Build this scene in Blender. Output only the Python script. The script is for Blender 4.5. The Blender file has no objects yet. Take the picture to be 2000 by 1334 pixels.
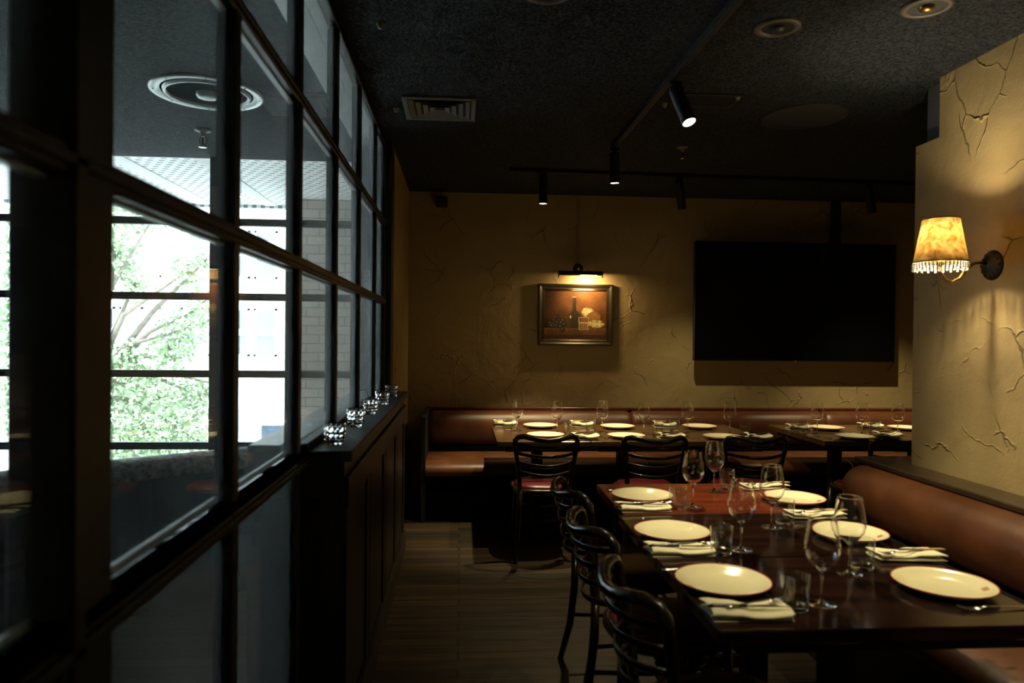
import bpy, math, random
from mathutils import Vector, Matrix
random.seed(7)
PI = math.pi
sc = bpy.context.scene
COL = sc.collection

# ------------------------------------------------------------------ camera
cam_d = bpy.data.cameras.new('camera'); cam = bpy.data.objects.new('camera', cam_d); COL.objects.link(cam)
cam_d.sensor_width = 36.0
cam_d.lens = 36.0 * 1400.0 / 2000.0
cam_d.clip_start = 0.05; cam_d.clip_end = 200
yaw, pit, roll = math.atan(100/1400), -11/1400, 0.010
f = Vector((math.sin(yaw)*math.cos(pit), math.cos(yaw)*math.cos(pit), math.sin(pit)))
r = Vector((math.cos(yaw), -math.sin(yaw), 0)); u = r.cross(f)
r2 = r*math.cos(roll) + u*math.sin(roll); u2 = u*math.cos(roll) - r*math.sin(roll)
m = Matrix((r2, u2, -f)).transposed().to_4x4(); m.translation = Vector((0, 0, 1.47))
cam.matrix_world = m
cam_d.dof.use_dof = True; cam_d.dof.focus_distance = 5.6; cam_d.dof.aperture_fstop = 2.6
sc.camera = cam

# ------------------------------------------------------------------ world, colour
w = bpy.data.worlds.new('sky'); sc.world = w; w.use_nodes = True
bg = w.node_tree.nodes['Background']
bg.inputs[0].default_value = (0.80, 0.93, 1.0, 1); bg.inputs[1].default_value = 12.0
vs = sc.view_settings
vs.view_transform = 'Standard'; vs.look = 'None'; vs.gamma = 1.0; vs.use_curve_mapping = False
vs.exposure = 0.0
sc.cycles.max_bounces = 10; sc.cycles.transmission_bounces = 10; sc.cycles.transparent_max_bounces = 24
sc.cycles.glossy_bounces = 5; sc.cycles.diffuse_bounces = 4
sc.cycles.sample_clamp_indirect = 10.0

SPOT_POWER = {'far_track': 230, 'wall_left': 62, 'wall_right': 190, 'near_track_far': 118, 'near_track_mid': 165, 'near_track_near': 46}
WARM = (1.0, 0.86, 0.48)

# ------------------------------------------------------------------ materials
def mat(name):
    m_ = bpy.data.materials.new(name); m_.use_nodes = True
    return m_, m_.node_tree.nodes, m_.node_tree.links, m_.node_tree.nodes['Principled BSDF']

def simple(name, col, rough=.5, metal=0.0, coat=0.0, spec=.5, var=.0, scale=20, bump=0.0, bscale=200):
    m_, N, L, P = mat(name)
    P.inputs['Roughness'].default_value = rough; P.inputs['Metallic'].default_value = metal
    P.inputs['Coat Weight'].default_value = coat; P.inputs['Specular IOR Level'].default_value = spec
    P.inputs['Base Color'].default_value = (*col, 1)
    tc = N.new('ShaderNodeTexCoord')
    if var:
        n = N.new('ShaderNodeTexNoise'); n.inputs['Scale'].default_value = scale; n.inputs['Detail'].default_value = 5
        L.new(tc.outputs['Object'], n.inputs['Vector'])
        cr = N.new('ShaderNodeValToRGB')
        cr.color_ramp.elements[0].position = .3; cr.color_ramp.elements[1].position = .7
        cr.color_ramp.elements[0].color = (*[c*(1-var) for c in col], 1)
        cr.color_ramp.elements[1].color = (*[min(1, c*(1+var)) for c in col], 1)
        L.new(n.outputs['Fac'], cr.inputs[0]); L.new(cr.outputs[0], P.inputs['Base Color'])
    if bump:
        n = N.new('ShaderNodeTexNoise'); n.inputs['Scale'].default_value = bscale; n.inputs['Detail'].default_value = 3
        L.new(tc.outputs['Object'], n.inputs['Vector'])
        b = N.new('ShaderNodeBump'); b.inputs['Strength'].default_value = bump; b.inputs['Distance'].default_value = .004
        L.new(n.outputs['Fac'], b.inputs['Height']); L.new(b.outputs[0], P.inputs['Normal'])
    return m_

def math_node(N, L, op, a, b=None, clamp=False):
    n = N.new('ShaderNodeMath'); n.operation = op; n.use_clamp = clamp
    for i, v in enumerate((a, b)):
        if v is None: continue
        if isinstance(v, (int, float)): n.inputs[i].default_value = v
        else: L.new(v, n.inputs[i])
    return n.outputs[0]

def plaster(name, col):
    m_, N, L, P = mat(name)
    P.inputs['Roughness'].default_value = .62; P.inputs['Specular IOR Level'].default_value = .3
    tc = N.new('ShaderNodeTexCoord')
    def noise(scale, detail=2, dist=0, off=0):
        mp = N.new('ShaderNodeMapping'); mp.inputs['Location'].default_value = (off, off*2, off*3)
        L.new(tc.outputs['Object'], mp.inputs[0])
        n = N.new('ShaderNodeTexNoise'); n.inputs['Scale'].default_value = scale
        n.inputs['Detail'].default_value = detail; n.inputs['Distortion'].default_value = dist
        L.new(mp.outputs[0], n.inputs['Vector']); return n.outputs['Fac']
    # overlapping trowelled plates: small height steps and thin raised ridges along broken, angular edges
    nz = N.new('ShaderNodeTexNoise'); nz.inputs['Scale'].default_value = 3.5; nz.inputs['Detail'].default_value = 4; L.new(tc.outputs['Object'], nz.inputs['Vector'])
    h = None
    for sc_, w_, amp, off, ds in ((1.6, .010, .7, 0, .35), (2.9, .014, .55, 5.3, .22)):
        sb = N.new('ShaderNodeVectorMath'); sb.operation = 'MULTIPLY_ADD'; L.new(nz.outputs['Color'], sb.inputs[0]); sb.inputs[1].default_value = (ds, ds, ds); L.new(tc.outputs['Object'], sb.inputs[2])
        mp = N.new('ShaderNodeMapping'); mp.inputs['Location'].default_value = (off, off*1.7, off*.6); mp.inputs['Rotation'].default_value = (.4, .5, .6); L.new(sb.outputs[0], mp.inputs[0])
        ve = N.new('ShaderNodeTexVoronoi'); ve.feature = 'DISTANCE_TO_EDGE'; ve.inputs['Scale'].default_value = sc_; L.new(mp.outputs[0], ve.inputs['Vector'])
        vc = N.new('ShaderNodeTexVoronoi'); vc.feature = 'F1'; vc.inputs['Scale'].default_value = sc_; L.new(mp.outputs[0], vc.inputs['Vector'])
        sx = N.new('ShaderNodeSeparateColor'); L.new(vc.outputs['Color'], sx.inputs[0])
        ridge = math_node(N, L, 'SUBTRACT', 1.0, math_node(N, L, 'DIVIDE', ve.outputs['Distance'], w_), True)
        mk = math_node(N, L, 'MULTIPLY', math_node(N, L, 'SUBTRACT', noise(3.1, 1, 0, off+20), .55), 12.0, True)
        stp = math_node(N, L, 'MULTIPLY', math_node(N, L, 'SUBTRACT', sx.outputs[0], .5), mk)
        v = math_node(N, L, 'MULTIPLY', math_node(N, L, 'ADD', math_node(N, L, 'MULTIPLY', ridge, mk), math_node(N, L, 'MULTIPLY', stp, .5)), amp)
        h = v if h is None else math_node(N, L, 'ADD', h, v)
    low = math_node(N, L, 'MULTIPLY', noise(5, 3, .5, 3), .8)
    fine = math_node(N, L, 'MULTIPLY', noise(90, 3, 0, 1), .12)
    h = math_node(N, L, 'ADD', math_node(N, L, 'ADD', h, low), fine)
    b = N.new('ShaderNodeBump'); b.inputs['Strength'].default_value = 1.0; b.inputs['Distance'].default_value = .012
    L.new(h, b.inputs['Height']); L.new(b.outputs[0], P.inputs['Normal'])
    cr = N.new('ShaderNodeValToRGB')
    cr.color_ramp.elements[0].color = (*[c*.88 for c in col], 1); cr.color_ramp.elements[1].color = (*[c*1.08 for c in col], 1)
    L.new(noise(2.2, 4, .3, 9), cr.inputs[0]); L.new(cr.outputs[0], P.inputs['Base Color'])
    return m_

def wood(name, c1, c2, rough=.3, axis=0, gscale=1.0, coat=0.0, bump=.15):
    m_, N, L, P = mat(name)
    P.inputs['Roughness'].default_value = rough; P.inputs['Coat Weight'].default_value = coat
    P.inputs['Coat Roughness'].default_value = .08
    tc = N.new('ShaderNodeTexCoord'); mp = N.new('ShaderNodeMapping')
    s = [22*gscale]*3; s[axis] = 1.6*gscale
    mp.inputs['Scale'].default_value = s
    L.new(tc.outputs['Object'], mp.inputs[0])
    n = N.new('ShaderNodeTexNoise'); n.inputs['Scale'].default_value = 1.4; n.inputs['Detail'].default_value = 7; n.inputs['Distortion'].default_value = .6
    L.new(mp.outputs[0], n.inputs['Vector'])
    cr = N.new('ShaderNodeValToRGB'); cr.color_ramp.elements[0].position = .32; cr.color_ramp.elements[1].position = .68
    cr.color_ramp.elements[0].color = (*c1, 1); cr.color_ramp.elements[1].color = (*c2, 1)
    L.new(n.outputs['Fac'], cr.inputs[0]); L.new(cr.outputs[0], P.inputs['Base Color'])
    b = N.new('ShaderNodeBump'); b.inputs['Strength'].default_value = bump; b.inputs['Distance'].default_value = .002
    L.new(n.outputs['Fac'], b.inputs['Height']); L.new(b.outputs[0], P.inputs['Normal'])
    return m_

def floor_mat():
    m_, N, L, P = mat('floor_boards')
    tc = N.new('ShaderNodeTexCoord')
    bt = N.new('ShaderNodeTexBrick'); L.new(tc.outputs['Object'], bt.inputs['Vector'])
    bt.inputs['Scale'].default_value = 1.0; bt.inputs['Brick Width'].default_value = 1.7; bt.inputs['Row Height'].default_value = .083
    bt.inputs['Mortar Size'].default_value = .0042; bt.inputs['Mortar Smooth'].default_value = .2
    bt.inputs['Color1'].default_value = (.062, .036, .017, 1); bt.inputs['Color2'].default_value = (.020, .015, .010, 1)
    bt.inputs['Mortar'].default_value = (.012, .008, .006, 1); bt.offset = .37; bt.inputs['Bias'].default_value = 0
    mp = N.new('ShaderNodeMapping'); mp.inputs['Scale'].default_value = (1.5, 42, 1); L.new(tc.outputs['Object'], mp.inputs[0])
    n = N.new('ShaderNodeTexNoise'); n.inputs['Scale'].default_value = 1.3; n.inputs['Detail'].default_value = 7
    L.new(mp.outputs[0], n.inputs['Vector'])
    mx = N.new('ShaderNodeMix'); mx.data_type = 'RGBA'; mx.blend_type = 'MULTIPLY'; mx.inputs[0].default_value = .75
    cr = N.new('ShaderNodeValToRGB'); cr.color_ramp.elements[0].color = (.35, .33, .3, 1); cr.color_ramp.elements[1].color = (1.3, 1.25, 1.15, 1)
    cr.color_ramp.elements[0].position = .3; cr.color_ramp.elements[1].position = .7
    L.new(n.outputs['Fac'], cr.inputs[0]); L.new(bt.outputs['Color'], mx.inputs[6]); L.new(cr.outputs[0], mx.inputs[7])
    L.new(mx.outputs[2], P.inputs['Base Color'])
    rr = N.new('ShaderNodeMapRange'); rr.inputs['To Min'].default_value = .28; rr.inputs['To Max'].default_value = .55
    L.new(n.outputs['Fac'], rr.inputs[0]); L.new(rr.outputs[0], P.inputs['Roughness'])
    b = N.new('ShaderNodeBump'); b.inputs['Strength'].default_value = .5; b.inputs['Distance'].default_value = .003
    h = math_node(N, L, 'ADD', math_node(N, L, 'MULTIPLY', n.outputs['Fac'], .5), math_node(N, L, 'MULTIPLY', bt.outputs['Fac'], -1.0))
    L.new(h, b.inputs['Height']); L.new(b.outputs[0], P.inputs['Normal'])
    return m_

def ceiling_mat():
    m_, N, L, P = mat('ceiling_sprayed_acoustic')
    P.inputs['Roughness'].default_value = .9; P.inputs['Specular IOR Level'].default_value = .2
    tc = N.new('ShaderNodeTexCoord')
    n = N.new('ShaderNodeTexNoise'); n.inputs['Scale'].default_value = 90; n.inputs['Detail'].default_value = 3
    L.new(tc.outputs['Object'], n.inputs['Vector'])
    cr = N.new('ShaderNodeValToRGB'); cr.color_ramp.elements[0].position = .38; cr.color_ramp.elements[1].position = .66
    cr.color_ramp.elements[0].color = (.006, .007, .009, 1); cr.color_ramp.elements[1].color = (.040, .044, .056, 1)
    L.new(n.outputs['Fac'], cr.inputs[0]); L.new(cr.outputs[0], P.inputs['Base Color'])
    b = N.new('ShaderNodeBump'); b.inputs['Strength'].default_value = 1.0; b.inputs['Distance'].default_value = .012
    L.new(n.outputs['Fac'], b.inputs['Height']); L.new(b.outputs[0], P.inputs['Normal'])
    return m_

def brick_mat():
    m_, N, L, P = mat('painted_brick')
    P.inputs['Roughness'].default_value = .8
    tc = N.new('ShaderNodeTexCoord'); sx = N.new('ShaderNodeSeparateXYZ'); cx = N.new('ShaderNodeCombineXYZ')
    L.new(tc.outputs['Object'], sx.inputs[0])
    L.new(math_node(N, L, 'ADD', sx.outputs[0], sx.outputs[1]), cx.inputs[0]); L.new(sx.outputs[2], cx.inputs[1])
    bt = N.new('ShaderNodeTexBrick'); L.new(cx.outputs[0], bt.inputs['Vector'])
    bt.inputs['Scale'].default_value = 1; bt.inputs['Brick Width'].default_value = .24; bt.inputs['Row Height'].default_value = .086
    bt.inputs['Mortar Size'].default_value = .006; bt.inputs['Mortar Smooth'].default_value = .4
    bt.inputs['Color1'].default_value = (.74, .68, .64, 1); bt.inputs['Color2'].default_value = (.64, .585, .55, 1)
    bt.inputs['Mortar'].default_value = (.44, .40, .37, 1)
    L.new(bt.outputs['Color'], P.inputs['Base Color'])
    n = N.new('ShaderNodeTexNoise'); n.inputs['Scale'].default_value = 60; L.new(tc.outputs['Object'], n.inputs['Vector'])
    h = math_node(N, L, 'ADD', math_node(N, L, 'MULTIPLY', n.outputs['Fac'], .4), math_node(N, L, 'MULTIPLY', bt.outputs['Fac'], -1.0))
    b = N.new('ShaderNodeBump'); b.inputs['Strength'].default_value = .9; b.inputs['Distance'].default_value = .012
    L.new(h, b.inputs['Height']); L.new(b.outputs[0], P.inputs['Normal'])
    return m_

def soffit_mat():
    m_, N, L, P = mat('perforated_soffit')
    P.inputs['Roughness'].default_value = .6
    tc = N.new('ShaderNodeTexCoord')
    bt = N.new('ShaderNodeTexBrick'); L.new(tc.outputs['Object'], bt.inputs['Vector'])
    bt.inputs['Scale'].default_value = 1; bt.inputs['Brick Width'].default_value = .085; bt.inputs['Row Height'].default_value = .07
    bt.inputs['Mortar Size'].default_value = .022; bt.inputs['Mortar Smooth'].default_value = .1
    bt.inputs['Color1'].default_value = (.22, .26, .32, 1); bt.inputs['Color2'].default_value = (.26, .3, .36, 1)
    bt.inputs['Mortar'].default_value = (.95, .96, .97, 1)
    L.new(bt.outputs['Color'], P.inputs['Base Color'])
    return m_

def pane_mat(name='window_glass', haze=.006, haze_graze=.16):
    m_, N, L, P = mat(name); out = N['Material Output']; N.remove(P)
    tr = N.new('ShaderNodeBsdfTransparent'); tr.inputs[0].default_value = (.965, .985, .98, 1)
    gl = N.new('ShaderNodeBsdfGlossy'); gl.inputs['Roughness'].default_value = .01
    lw0 = N.new('ShaderNodeLayerWeight'); lw0.inputs[0].default_value = .5
    fr = math_node(N, L, 'ADD', math_node(N, L, 'MULTIPLY', math_node(N, L, 'POWER', lw0.outputs['Facing'], 5.0), .6), .035)
    mx = N.new('ShaderNodeMixShader'); L.new(fr, mx.inputs[0]); L.new(tr.outputs[0], mx.inputs[1]); L.new(gl.outputs[0], mx.inputs[2])
    # dust film on the glass
    tl = N.new('ShaderNodeBsdfTranslucent'); tl.inputs[0].default_value = (.8, .84, .84, 1)
    lw = N.new('ShaderNodeLayerWeight'); lw.inputs[0].default_value = .5
    p3 = math_node(N, L, 'POWER', lw.outputs['Facing'], 3.0)
    tc = N.new('ShaderNodeTexCoord'); n = N.new('ShaderNodeTexNoise'); n.inputs['Scale'].default_value = 3; n.inputs['Detail'].default_value = 5
    L.new(tc.outputs['Object'], n.inputs['Vector'])
    a = math_node(N, L, 'ADD', math_node(N, L, 'MULTIPLY', p3, haze_graze), haze)
    a = math_node(N, L, 'MULTIPLY', a, math_node(N, L, 'MULTIPLY', n.outputs['Fac'], 1.9))
    m2 = N.new('ShaderNodeMixShader'); L.new(a, m2.inputs[0]); L.new(mx.outputs[0], m2.inputs[1]); L.new(tl.outputs[0], m2.inputs[2])
    L.new(m2.outputs[0], out.inputs[0])
    return m_

def glass_mat(name, ior=1.52, rough=0.0):
    m_, N, L, P = mat(name); out = N['Material Output']; N.remove(P)
    g = N.new('ShaderNodeBsdfGlass'); g.inputs['IOR'].default_value = ior; g.inputs['Roughness'].default_value = rough
    L.new(g.outputs[0], out.inputs[0]); return m_

def thin_glass(name, f0=.08):
    m_, N, L, P = mat(name); out = N['Material Output']; N.remove(P)
    tr = N.new('ShaderNodeBsdfTransparent'); tr.inputs[0].default_value = (.975, .985, .98, 1)
    gl = N.new('ShaderNodeBsdfGlossy'); gl.inputs['Roughness'].default_value = .03
    lw = N.new('ShaderNodeLayerWeight'); lw.inputs[0].default_value = .5
    fr = math_node(N, L, 'ADD', math_node(N, L, 'MULTIPLY', math_node(N, L, 'POWER', lw.outputs['Facing'], 4.0), .8), f0)
    mx = N.new('ShaderNodeMixShader'); L.new(fr, mx.inputs[0]); L.new(tr.outputs[0], mx.inputs[1]); L.new(gl.outputs[0], mx.inputs[2])
    L.new(mx.outputs[0], out.inputs[0]); return m_

def emit(name, col, s):
    m_, N, L, P = mat(name); out = N['Material Output']; N.remove(P)
    e = N.new('ShaderNodeEmission'); e.inputs[0].default_value = (*col, 1); e.inputs[1].default_value = s
    L.new(e.outputs[0], out.inputs[0]); return m_

def shade_mat():
    m_, N, L, P = mat('mottled_parchment_shade'); out = N['Material Output']; N.remove(P)
    tc = N.new('ShaderNodeTexCoord')
    n = N.new('ShaderNodeTexNoise'); n.inputs['Scale'].default_value = 26; n.inputs['Detail'].default_value = 6; n.inputs['Distortion'].default_value = 1.2
    L.new(tc.outputs['Object'], n.inputs['Vector'])
    cr = N.new('ShaderNodeValToRGB'); cr.color_ramp.elements[0].position = .3; cr.color_ramp.elements[1].position = .72
    cr.color_ramp.elements[0].color = (.22, .13, .045, 1); cr.color_ramp.elements[1].color = (.62, .50, .28, 1)
    L.new(n.outputs['Fac'], cr.inputs[0])
    d = N.new('ShaderNodeBsdfDiffuse'); t = N.new('ShaderNodeBsdfTranslucent')
    L.new(cr.outputs[0], d.inputs[0]); L.new(cr.outputs[0], t.inputs[0])
    mx = N.new('ShaderNodeMixShader'); mx.inputs[0].default_value = .45
    L.new(d.outputs[0], mx.inputs[1]); L.new(t.outputs[0], mx.inputs[2]); L.new(mx.outputs[0], out.inputs[0])
    return m_

def leather(name, col):
    m_ = simple(name, col, rough=.36, var=.25, scale=6, bump=.25, bscale=260)
    return m_

MT = dict(
    plaster=plaster('cream_trowelled_plaster', (.34, .245, .115)),
    floor=floor_mat(), ceiling=ceiling_mat(), brick=brick_mat(), soffit=soffit_mat(),
    pane=pane_mat(), outer_pane=pane_mat('outer_window_glass', .01, .06),
    glass=glass_mat('clear_drinking_glass'), thinglass=thin_glass('blown_thin_glass'), cutglass=glass_mat('cut_glass', 1.5),
    frame=simple('black_blue_window_paint', (.011, .014, .019), .42, bump=.15, bscale=60),
    reveal=simple('pale_grey_reveal', (.62, .66, .67), .4, var=.1),  # pale grey, also used for the daylight highlights on rail beads and near sill
    post=simple('near_black_paint', (.010, .011, .012), .5, var=.3, scale=8),
    outerframe=simple('dark_bronze_window_frame', (.030, .033, .035), .4),
    panel=wood('dark_panel_wood', (.016, .011, .008), (.04, .026, .017), .45, 2),
    shelf=simple('charcoal_shelf', (.035, .035, .038), .5, var=.3, scale=10, bump=.3, bscale=80),
    table=wood('dark_red_brown_table', (.009, .004, .003), (.024, .009, .006), .13, 0, .8, .1, .02),
    table_red=wood('red_mahogany_table', (.085, .016, .007), (.19, .034, .012), .2, 0, .8, .2, .05),
    table_back=wood('brown_table', (.060, .030, .013), (.12, .060, .026), .22, 0, .8, .3, .05),
    cap=wood('red_brown_cap_wood', (.07, .018, .008), (.13, .035, .014), .3, 1, 1, .2),
    capx=wood('red_brown_rail_wood', (.07, .018, .008), (.13, .035, .014), .3, 0, 1, .2),
    capdark=wood('dark_cap_wood', (.02, .012, .008), (.045, .026, .016), .3, 1, 1, .2),
    chair=simple('black_brown_bentwood_lacquer', (.016, .010, .007), .26, coat=.3, var=.3, scale=12),
    red_pad=simple('burgundy_vinyl_pad', (.10, .009, .015), .32, bump=.15),
    leather=leather('tan_brown_leather', (.098, .033, .013)),
    black=simple('matt_black', (.006, .006, .007), .55),
    black_gloss=simple('screen_glass_black', (.002, .0022, .003), .06),
    blackmetal=simple('black_powder_coated_metal', (.007, .007, .008), .55),
    iron=simple('dark_bronze_iron', (.03, .026, .022), .45, metal=.6, bump=.3, bscale=90),
    brass=simple('aged_brass', (.35, .22, .07), .3, metal=1.0),
    steel=simple('polished_steel', (.72, .70, .66), .16, metal=1.0),
    knife_dark=simple('dark_knife_handle', (.02, .013, .010), .35),
    knife_light=simple('horn_knife_handle', (.48, .30, .12), .35, var=.2, scale=60),
    china=simple('cream_glazed_china', (.88, .80, .54), .12, coat=.4),
    red=simple('oxide_red_glaze', (.42, .045, .02), .3),
    napkin=simple('cream_linen', (.84, .77, .54), .85, var=.05, scale=30, bump=.35, bscale=500),
    shade=shade_mat(),
    bead=glass_mat('bead_glass', 1.4, .1),
    bulb=emit('warm_bulb', (1, .7, .35), 150),
    lens=emit('warm_lens', (1, .82, .52), 35),
    white=simple('white_plastic', (.6, .6, .58), .4),
    ventgrey=simple('grey_enamel', (.16, .17, .18), .35),
    steelring=simple('pale_grey_enamel_ring', (.80, .86, .90), .25),
    faintgrille=simple('charcoal_grille', (.022, .022, .024), .9),
    dulltrim=simple('tarnished_trim', (.085, .07, .05), .5),
    trimring=simple('aged_white_trim', (.22, .20, .17), .45),
    picframe=simple('antique_bronze_frame', (.035, .025, .014), .35, metal=.3, coat=.2),
    render=simple('white_render', (.85, .86, .86), .8, var=.03, scale=2),
    farglass=simple('distant_window_glass', (.20, .25, .27), .15),
    terracotta=simple('terracotta_paint', (.5, .2, .08), .6),
    vanwhite=simple('white_van_paint', (.85, .87, .88), .3, coat=.5),
    vandark=simple('blue_tinted_van_glass', (.05, .09, .14), .1),
    tyre=simple('tyre_rubber', (.02, .02, .02), .8),
    leaf=simple('green_leaf', (.34, .46, .26), .45, var=.35, scale=4),
    bark=simple('grey_bark', (.25, .21, .17), .85, var=.3, scale=15, bump=.5, bscale=40),
    asphalt=simple('pale_pavement', (.66, .66, .65), .9, var=.1, scale=3),
    stone=simple('rough_grey_stone', (.52, .53, .50), .8, var=.6, scale=38, bump=1.0, bscale=45),
    bluedark=simple('dark_blue_upholstery', (.012, .016, .024), .7),
    beam=simple('blue_grey_beam_paint', (.06, .07, .085), .6),
    conduit=simple('brown_conduit_paint', (.26, .19, .10), .7),
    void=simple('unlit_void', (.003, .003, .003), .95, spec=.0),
    led=emit('red_led', (1, .05, .03), 2.0),
)

# ------------------------------------------------------------------ mesh builder
class MB:
    def __init__(s): s.v = []; s.f = []; s.sm = []; s.mi = []
    def add(s, vs_, fs, smooth=False, mi=0):
        o = len(s.v); s.v += [tuple(p) for p in vs_]
        for q in fs: s.f.append([i+o for i in q]); s.sm.append(smooth); s.mi.append(mi)
        return s
    def box(s, x0, x1, y0, y1, z0, z1, b=0.0, mi=0):
        if b <= 0:
            vv = [(x, y, z) for x in (x0, x1) for y in (y0, y1) for z in (z0, z1)]
            return s.add(vv, [(0, 1, 3, 2), (4, 6, 7, 5), (0, 4, 5, 1), (2, 3, 7, 6), (0, 2, 6, 4), (1, 5, 7, 3)], mi=mi)
        # chamfered box: 24 verts
        P_ = {}; vv = []
        for ix, x in enumerate((x0, x1)):
            for iy, y in enumerate((y0, y1)):
                for iz, z in enumerate((z0, z1)):
                    sx, sy, sz = (1, -1)[ix], (1, -1)[iy], (1, -1)[iz]
                    for a, p in enumerate(((x, y+sy*b, z+sz*b), (x+sx*b, y, z+sz*b), (x+sx*b, y+sy*b, z))):
                        P_[(ix, iy, iz, a)] = len(vv); vv.append(p)
        F = []
        for a in range(3):
            for sd in (0, 1):
                c = [(0, 0), (1, 0), (1, 1), (0, 1)]; q = []
                for (p, r_) in c:
                    k = [0, 0, 0]; k[a] = sd; o_ = [i for i in range(3) if i != a]; k[o_[0]] = p; k[o_[1]] = r_
                    q.append(P_[(*k, a)])
                F.append(q)
        for a in range(3):   # edges along axis a
            o_ = [i for i in range(3) if i != a]
            for p in (0, 1):
                for r_ in (0, 1):
                    k0 = [0, 0, 0]; k0[o_[0]] = p; k0[o_[1]] = r_; k1 = list(k0); k1[a] = 1
                    F.append([P_[(*k0, o_[0])], P_[(*k0, o_[1])], P_[(*k1, o_[1])], P_[(*k1, o_[0])]])
        for ix in (0, 1):
            for iy in (0, 1):
                for iz in (0, 1): F.append([P_[(ix, iy, iz, a)] for a in range(3)])
        return s.add(vv, F, mi=mi)
    def lathe(s, prof, n=32, cx=0, cy=0, smooth=True, closed=False, mi=0, rf=None):
        """prof: list of (r,z); r==0 collapses to a point"""
        vv = []; rings = []
        for (r_, z) in prof:
            if r_ <= 1e-6: rings.append([len(vv)]); vv.append((cx, cy, z))
            else:
                st = len(vv); rings.append(list(range(st, st+n)))
                for i in range(n):
                    a = 2*PI*i/n; rr = r_ if rf is None else r_*rf(a, z)
                    vv.append((cx+rr*math.cos(a), cy+rr*math.sin(a), z))
        F = []
        pairs = list(zip(rings, rings[1:])) + ([(rings[-1], rings[0])] if closed else [])
        for A, B in pairs:
            for i in range(n):
                j = (i+1) % n
                if len(A) == 1 and len(B) == 1: continue
                if len(A) == 1: F.append((A[0], B[j], B[i]))
                elif len(B) == 1: F.append((A[i], A[j], B[0]))
                else: F.append((A[i], A[j], B[j], B[i]))
        return s.add(vv, F, smooth, mi)
    def tube(s, pts, rad, n=10, smooth=True, ell=None, closed=False, mi=0, up=None):
        pts = [Vector(p) for p in pts]; N_ = len(pts)
        rad = rad if isinstance(rad, (list, tuple)) else [rad]*N_
        vv = []; nrm = None
        for i, p in enumerate(pts):
            if closed: t = (pts[(i+1) % N_]-pts[i-1])
            else: t = (pts[min(i+1, N_-1)]-pts[max(i-1, 0)])
            t.normalize()
            if up is not None: a = Vector(up) - t*Vector(up).dot(t); a.normalize()
            elif nrm is None:
                a = t.orthogonal().normalized()
            else:
                a = nrm - t*nrm.dot(t); a.normalize()
            nrm = a; b = t.cross(a)
            ea, eb = ell if ell else (1, 1)
            for k in range(n):
                th = 2*PI*k/n
                vv.append(p + a*(rad[i]*ea*math.cos(th)) + b*(rad[i]*eb*math.sin(th)))
        F = []
        M_ = N_ if closed else N_-1
        for i in range(M_):
            i2 = (i+1) % N_
            for k in range(n):
                j = (k+1) % n; F.append((i*n+k, i*n+j, i2*n+j, i2*n+k))
        if not closed: F.append(list(range(n))[::-1]); F.append([(N_-1)*n+k for k in range(n)])
        return s.add(vv, F, smooth, mi)
    def sweep(s, prof, a, b, axis, smooth=True, mi=0, caps=True, segs=1, bulge=None):
        """closed 2D profile extruded along axis from a to b. axis 'x': profile (y,z); axis 'y': profile (x,z)"""
        vv = []; n = len(prof)
        for i in range(segs+1):
            t = a+(b-a)*i/segs
            k = bulge(i/segs) if bulge else 1
            cx = sum(p[0] for p in prof)/n; cz = sum(p[1] for p in prof)/n
            for (p, q) in prof:
                p2, q2 = cx+(p-cx)*k, cz+(q-cz)*k
                vv.append((t, p2, q2) if axis == 'x' else (p2, t, q2))
        F = []
        for i in range(segs):
            for k in range(n): j = (k+1) % n; F.append((i*n+k, i*n+j, (i+1)*n+j, (i+1)*n+k))
        s.add(vv, F, smooth, mi)
        if caps: 
            s.add(vv[:n], [list(range(n))[::-1]], False, mi); s.add(vv[-n:], [list(range(n))], False, mi)
        return s
    def sphere(s, c, r_, n=12, sc_=(1, 1, 1), mi=0):
        prof = [(r_*math.sin(PI*i/(n//2)), -r_*math.cos(PI*i/(n//2))) for i in range(n//2+1)]
        t = MB(); t.lathe(prof, n)
        return s.add([(c[0]+x*sc_[0], c[1]+y*sc_[1], c[2]+z*sc_[2]) for x, y, z in t.v], t.f, True, mi)
    def xf(s, M_):
        s.v = [tuple(M_ @ Vector(p)) for p in s.v]; return s

def build(name, mb, material, parent=None, loc=None, rot=None, fix=True):
    me = bpy.data.meshes.new(name); me.from_pydata([tuple(p) for p in mb.v], [], mb.f)
    me.polygons.foreach_set('use_smooth', mb.sm)
    mats = material if isinstance(material, (list, tuple)) else [material]
    for q in mats: me.materials.append(MT[q] if isinstance(q, str) else q)
    me.polygons.foreach_set('material_index', mb.mi)
    me.update()
    if fix:
        import bmesh
        b = bmesh.new(); b.from_mesh(me); bmesh.ops.recalc_face_normals(b, faces=b.faces); b.to_mesh(me); b.free()
    o = bpy.data.objects.new(name, me); COL.objects.link(o)
    if parent: o.parent = parent
    if loc: o.location = loc
    if rot: o.rotation_euler = rot
    return o

def tag(o, label, cat, group=None):
    o['label'] = label; o['category'] = cat
    if group: o['group'] = group
    return o

def thing(name, label, cat, loc=(0, 0, 0), rz=0.0, group=None):
    o = bpy.data.objects.new(name, None); COL.objects.link(o); o.empty_display_size = .1
    o.location = loc; o.rotation_euler = (0, 0, rz); return tag(o, label, cat, group)

def struct(name, mb, material, parent=None, label=None):
    o = build(name, mb, material, parent)
    if parent is None: o['kind'] = 'structure'
    if label: o['label'] = label
    return o

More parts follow.
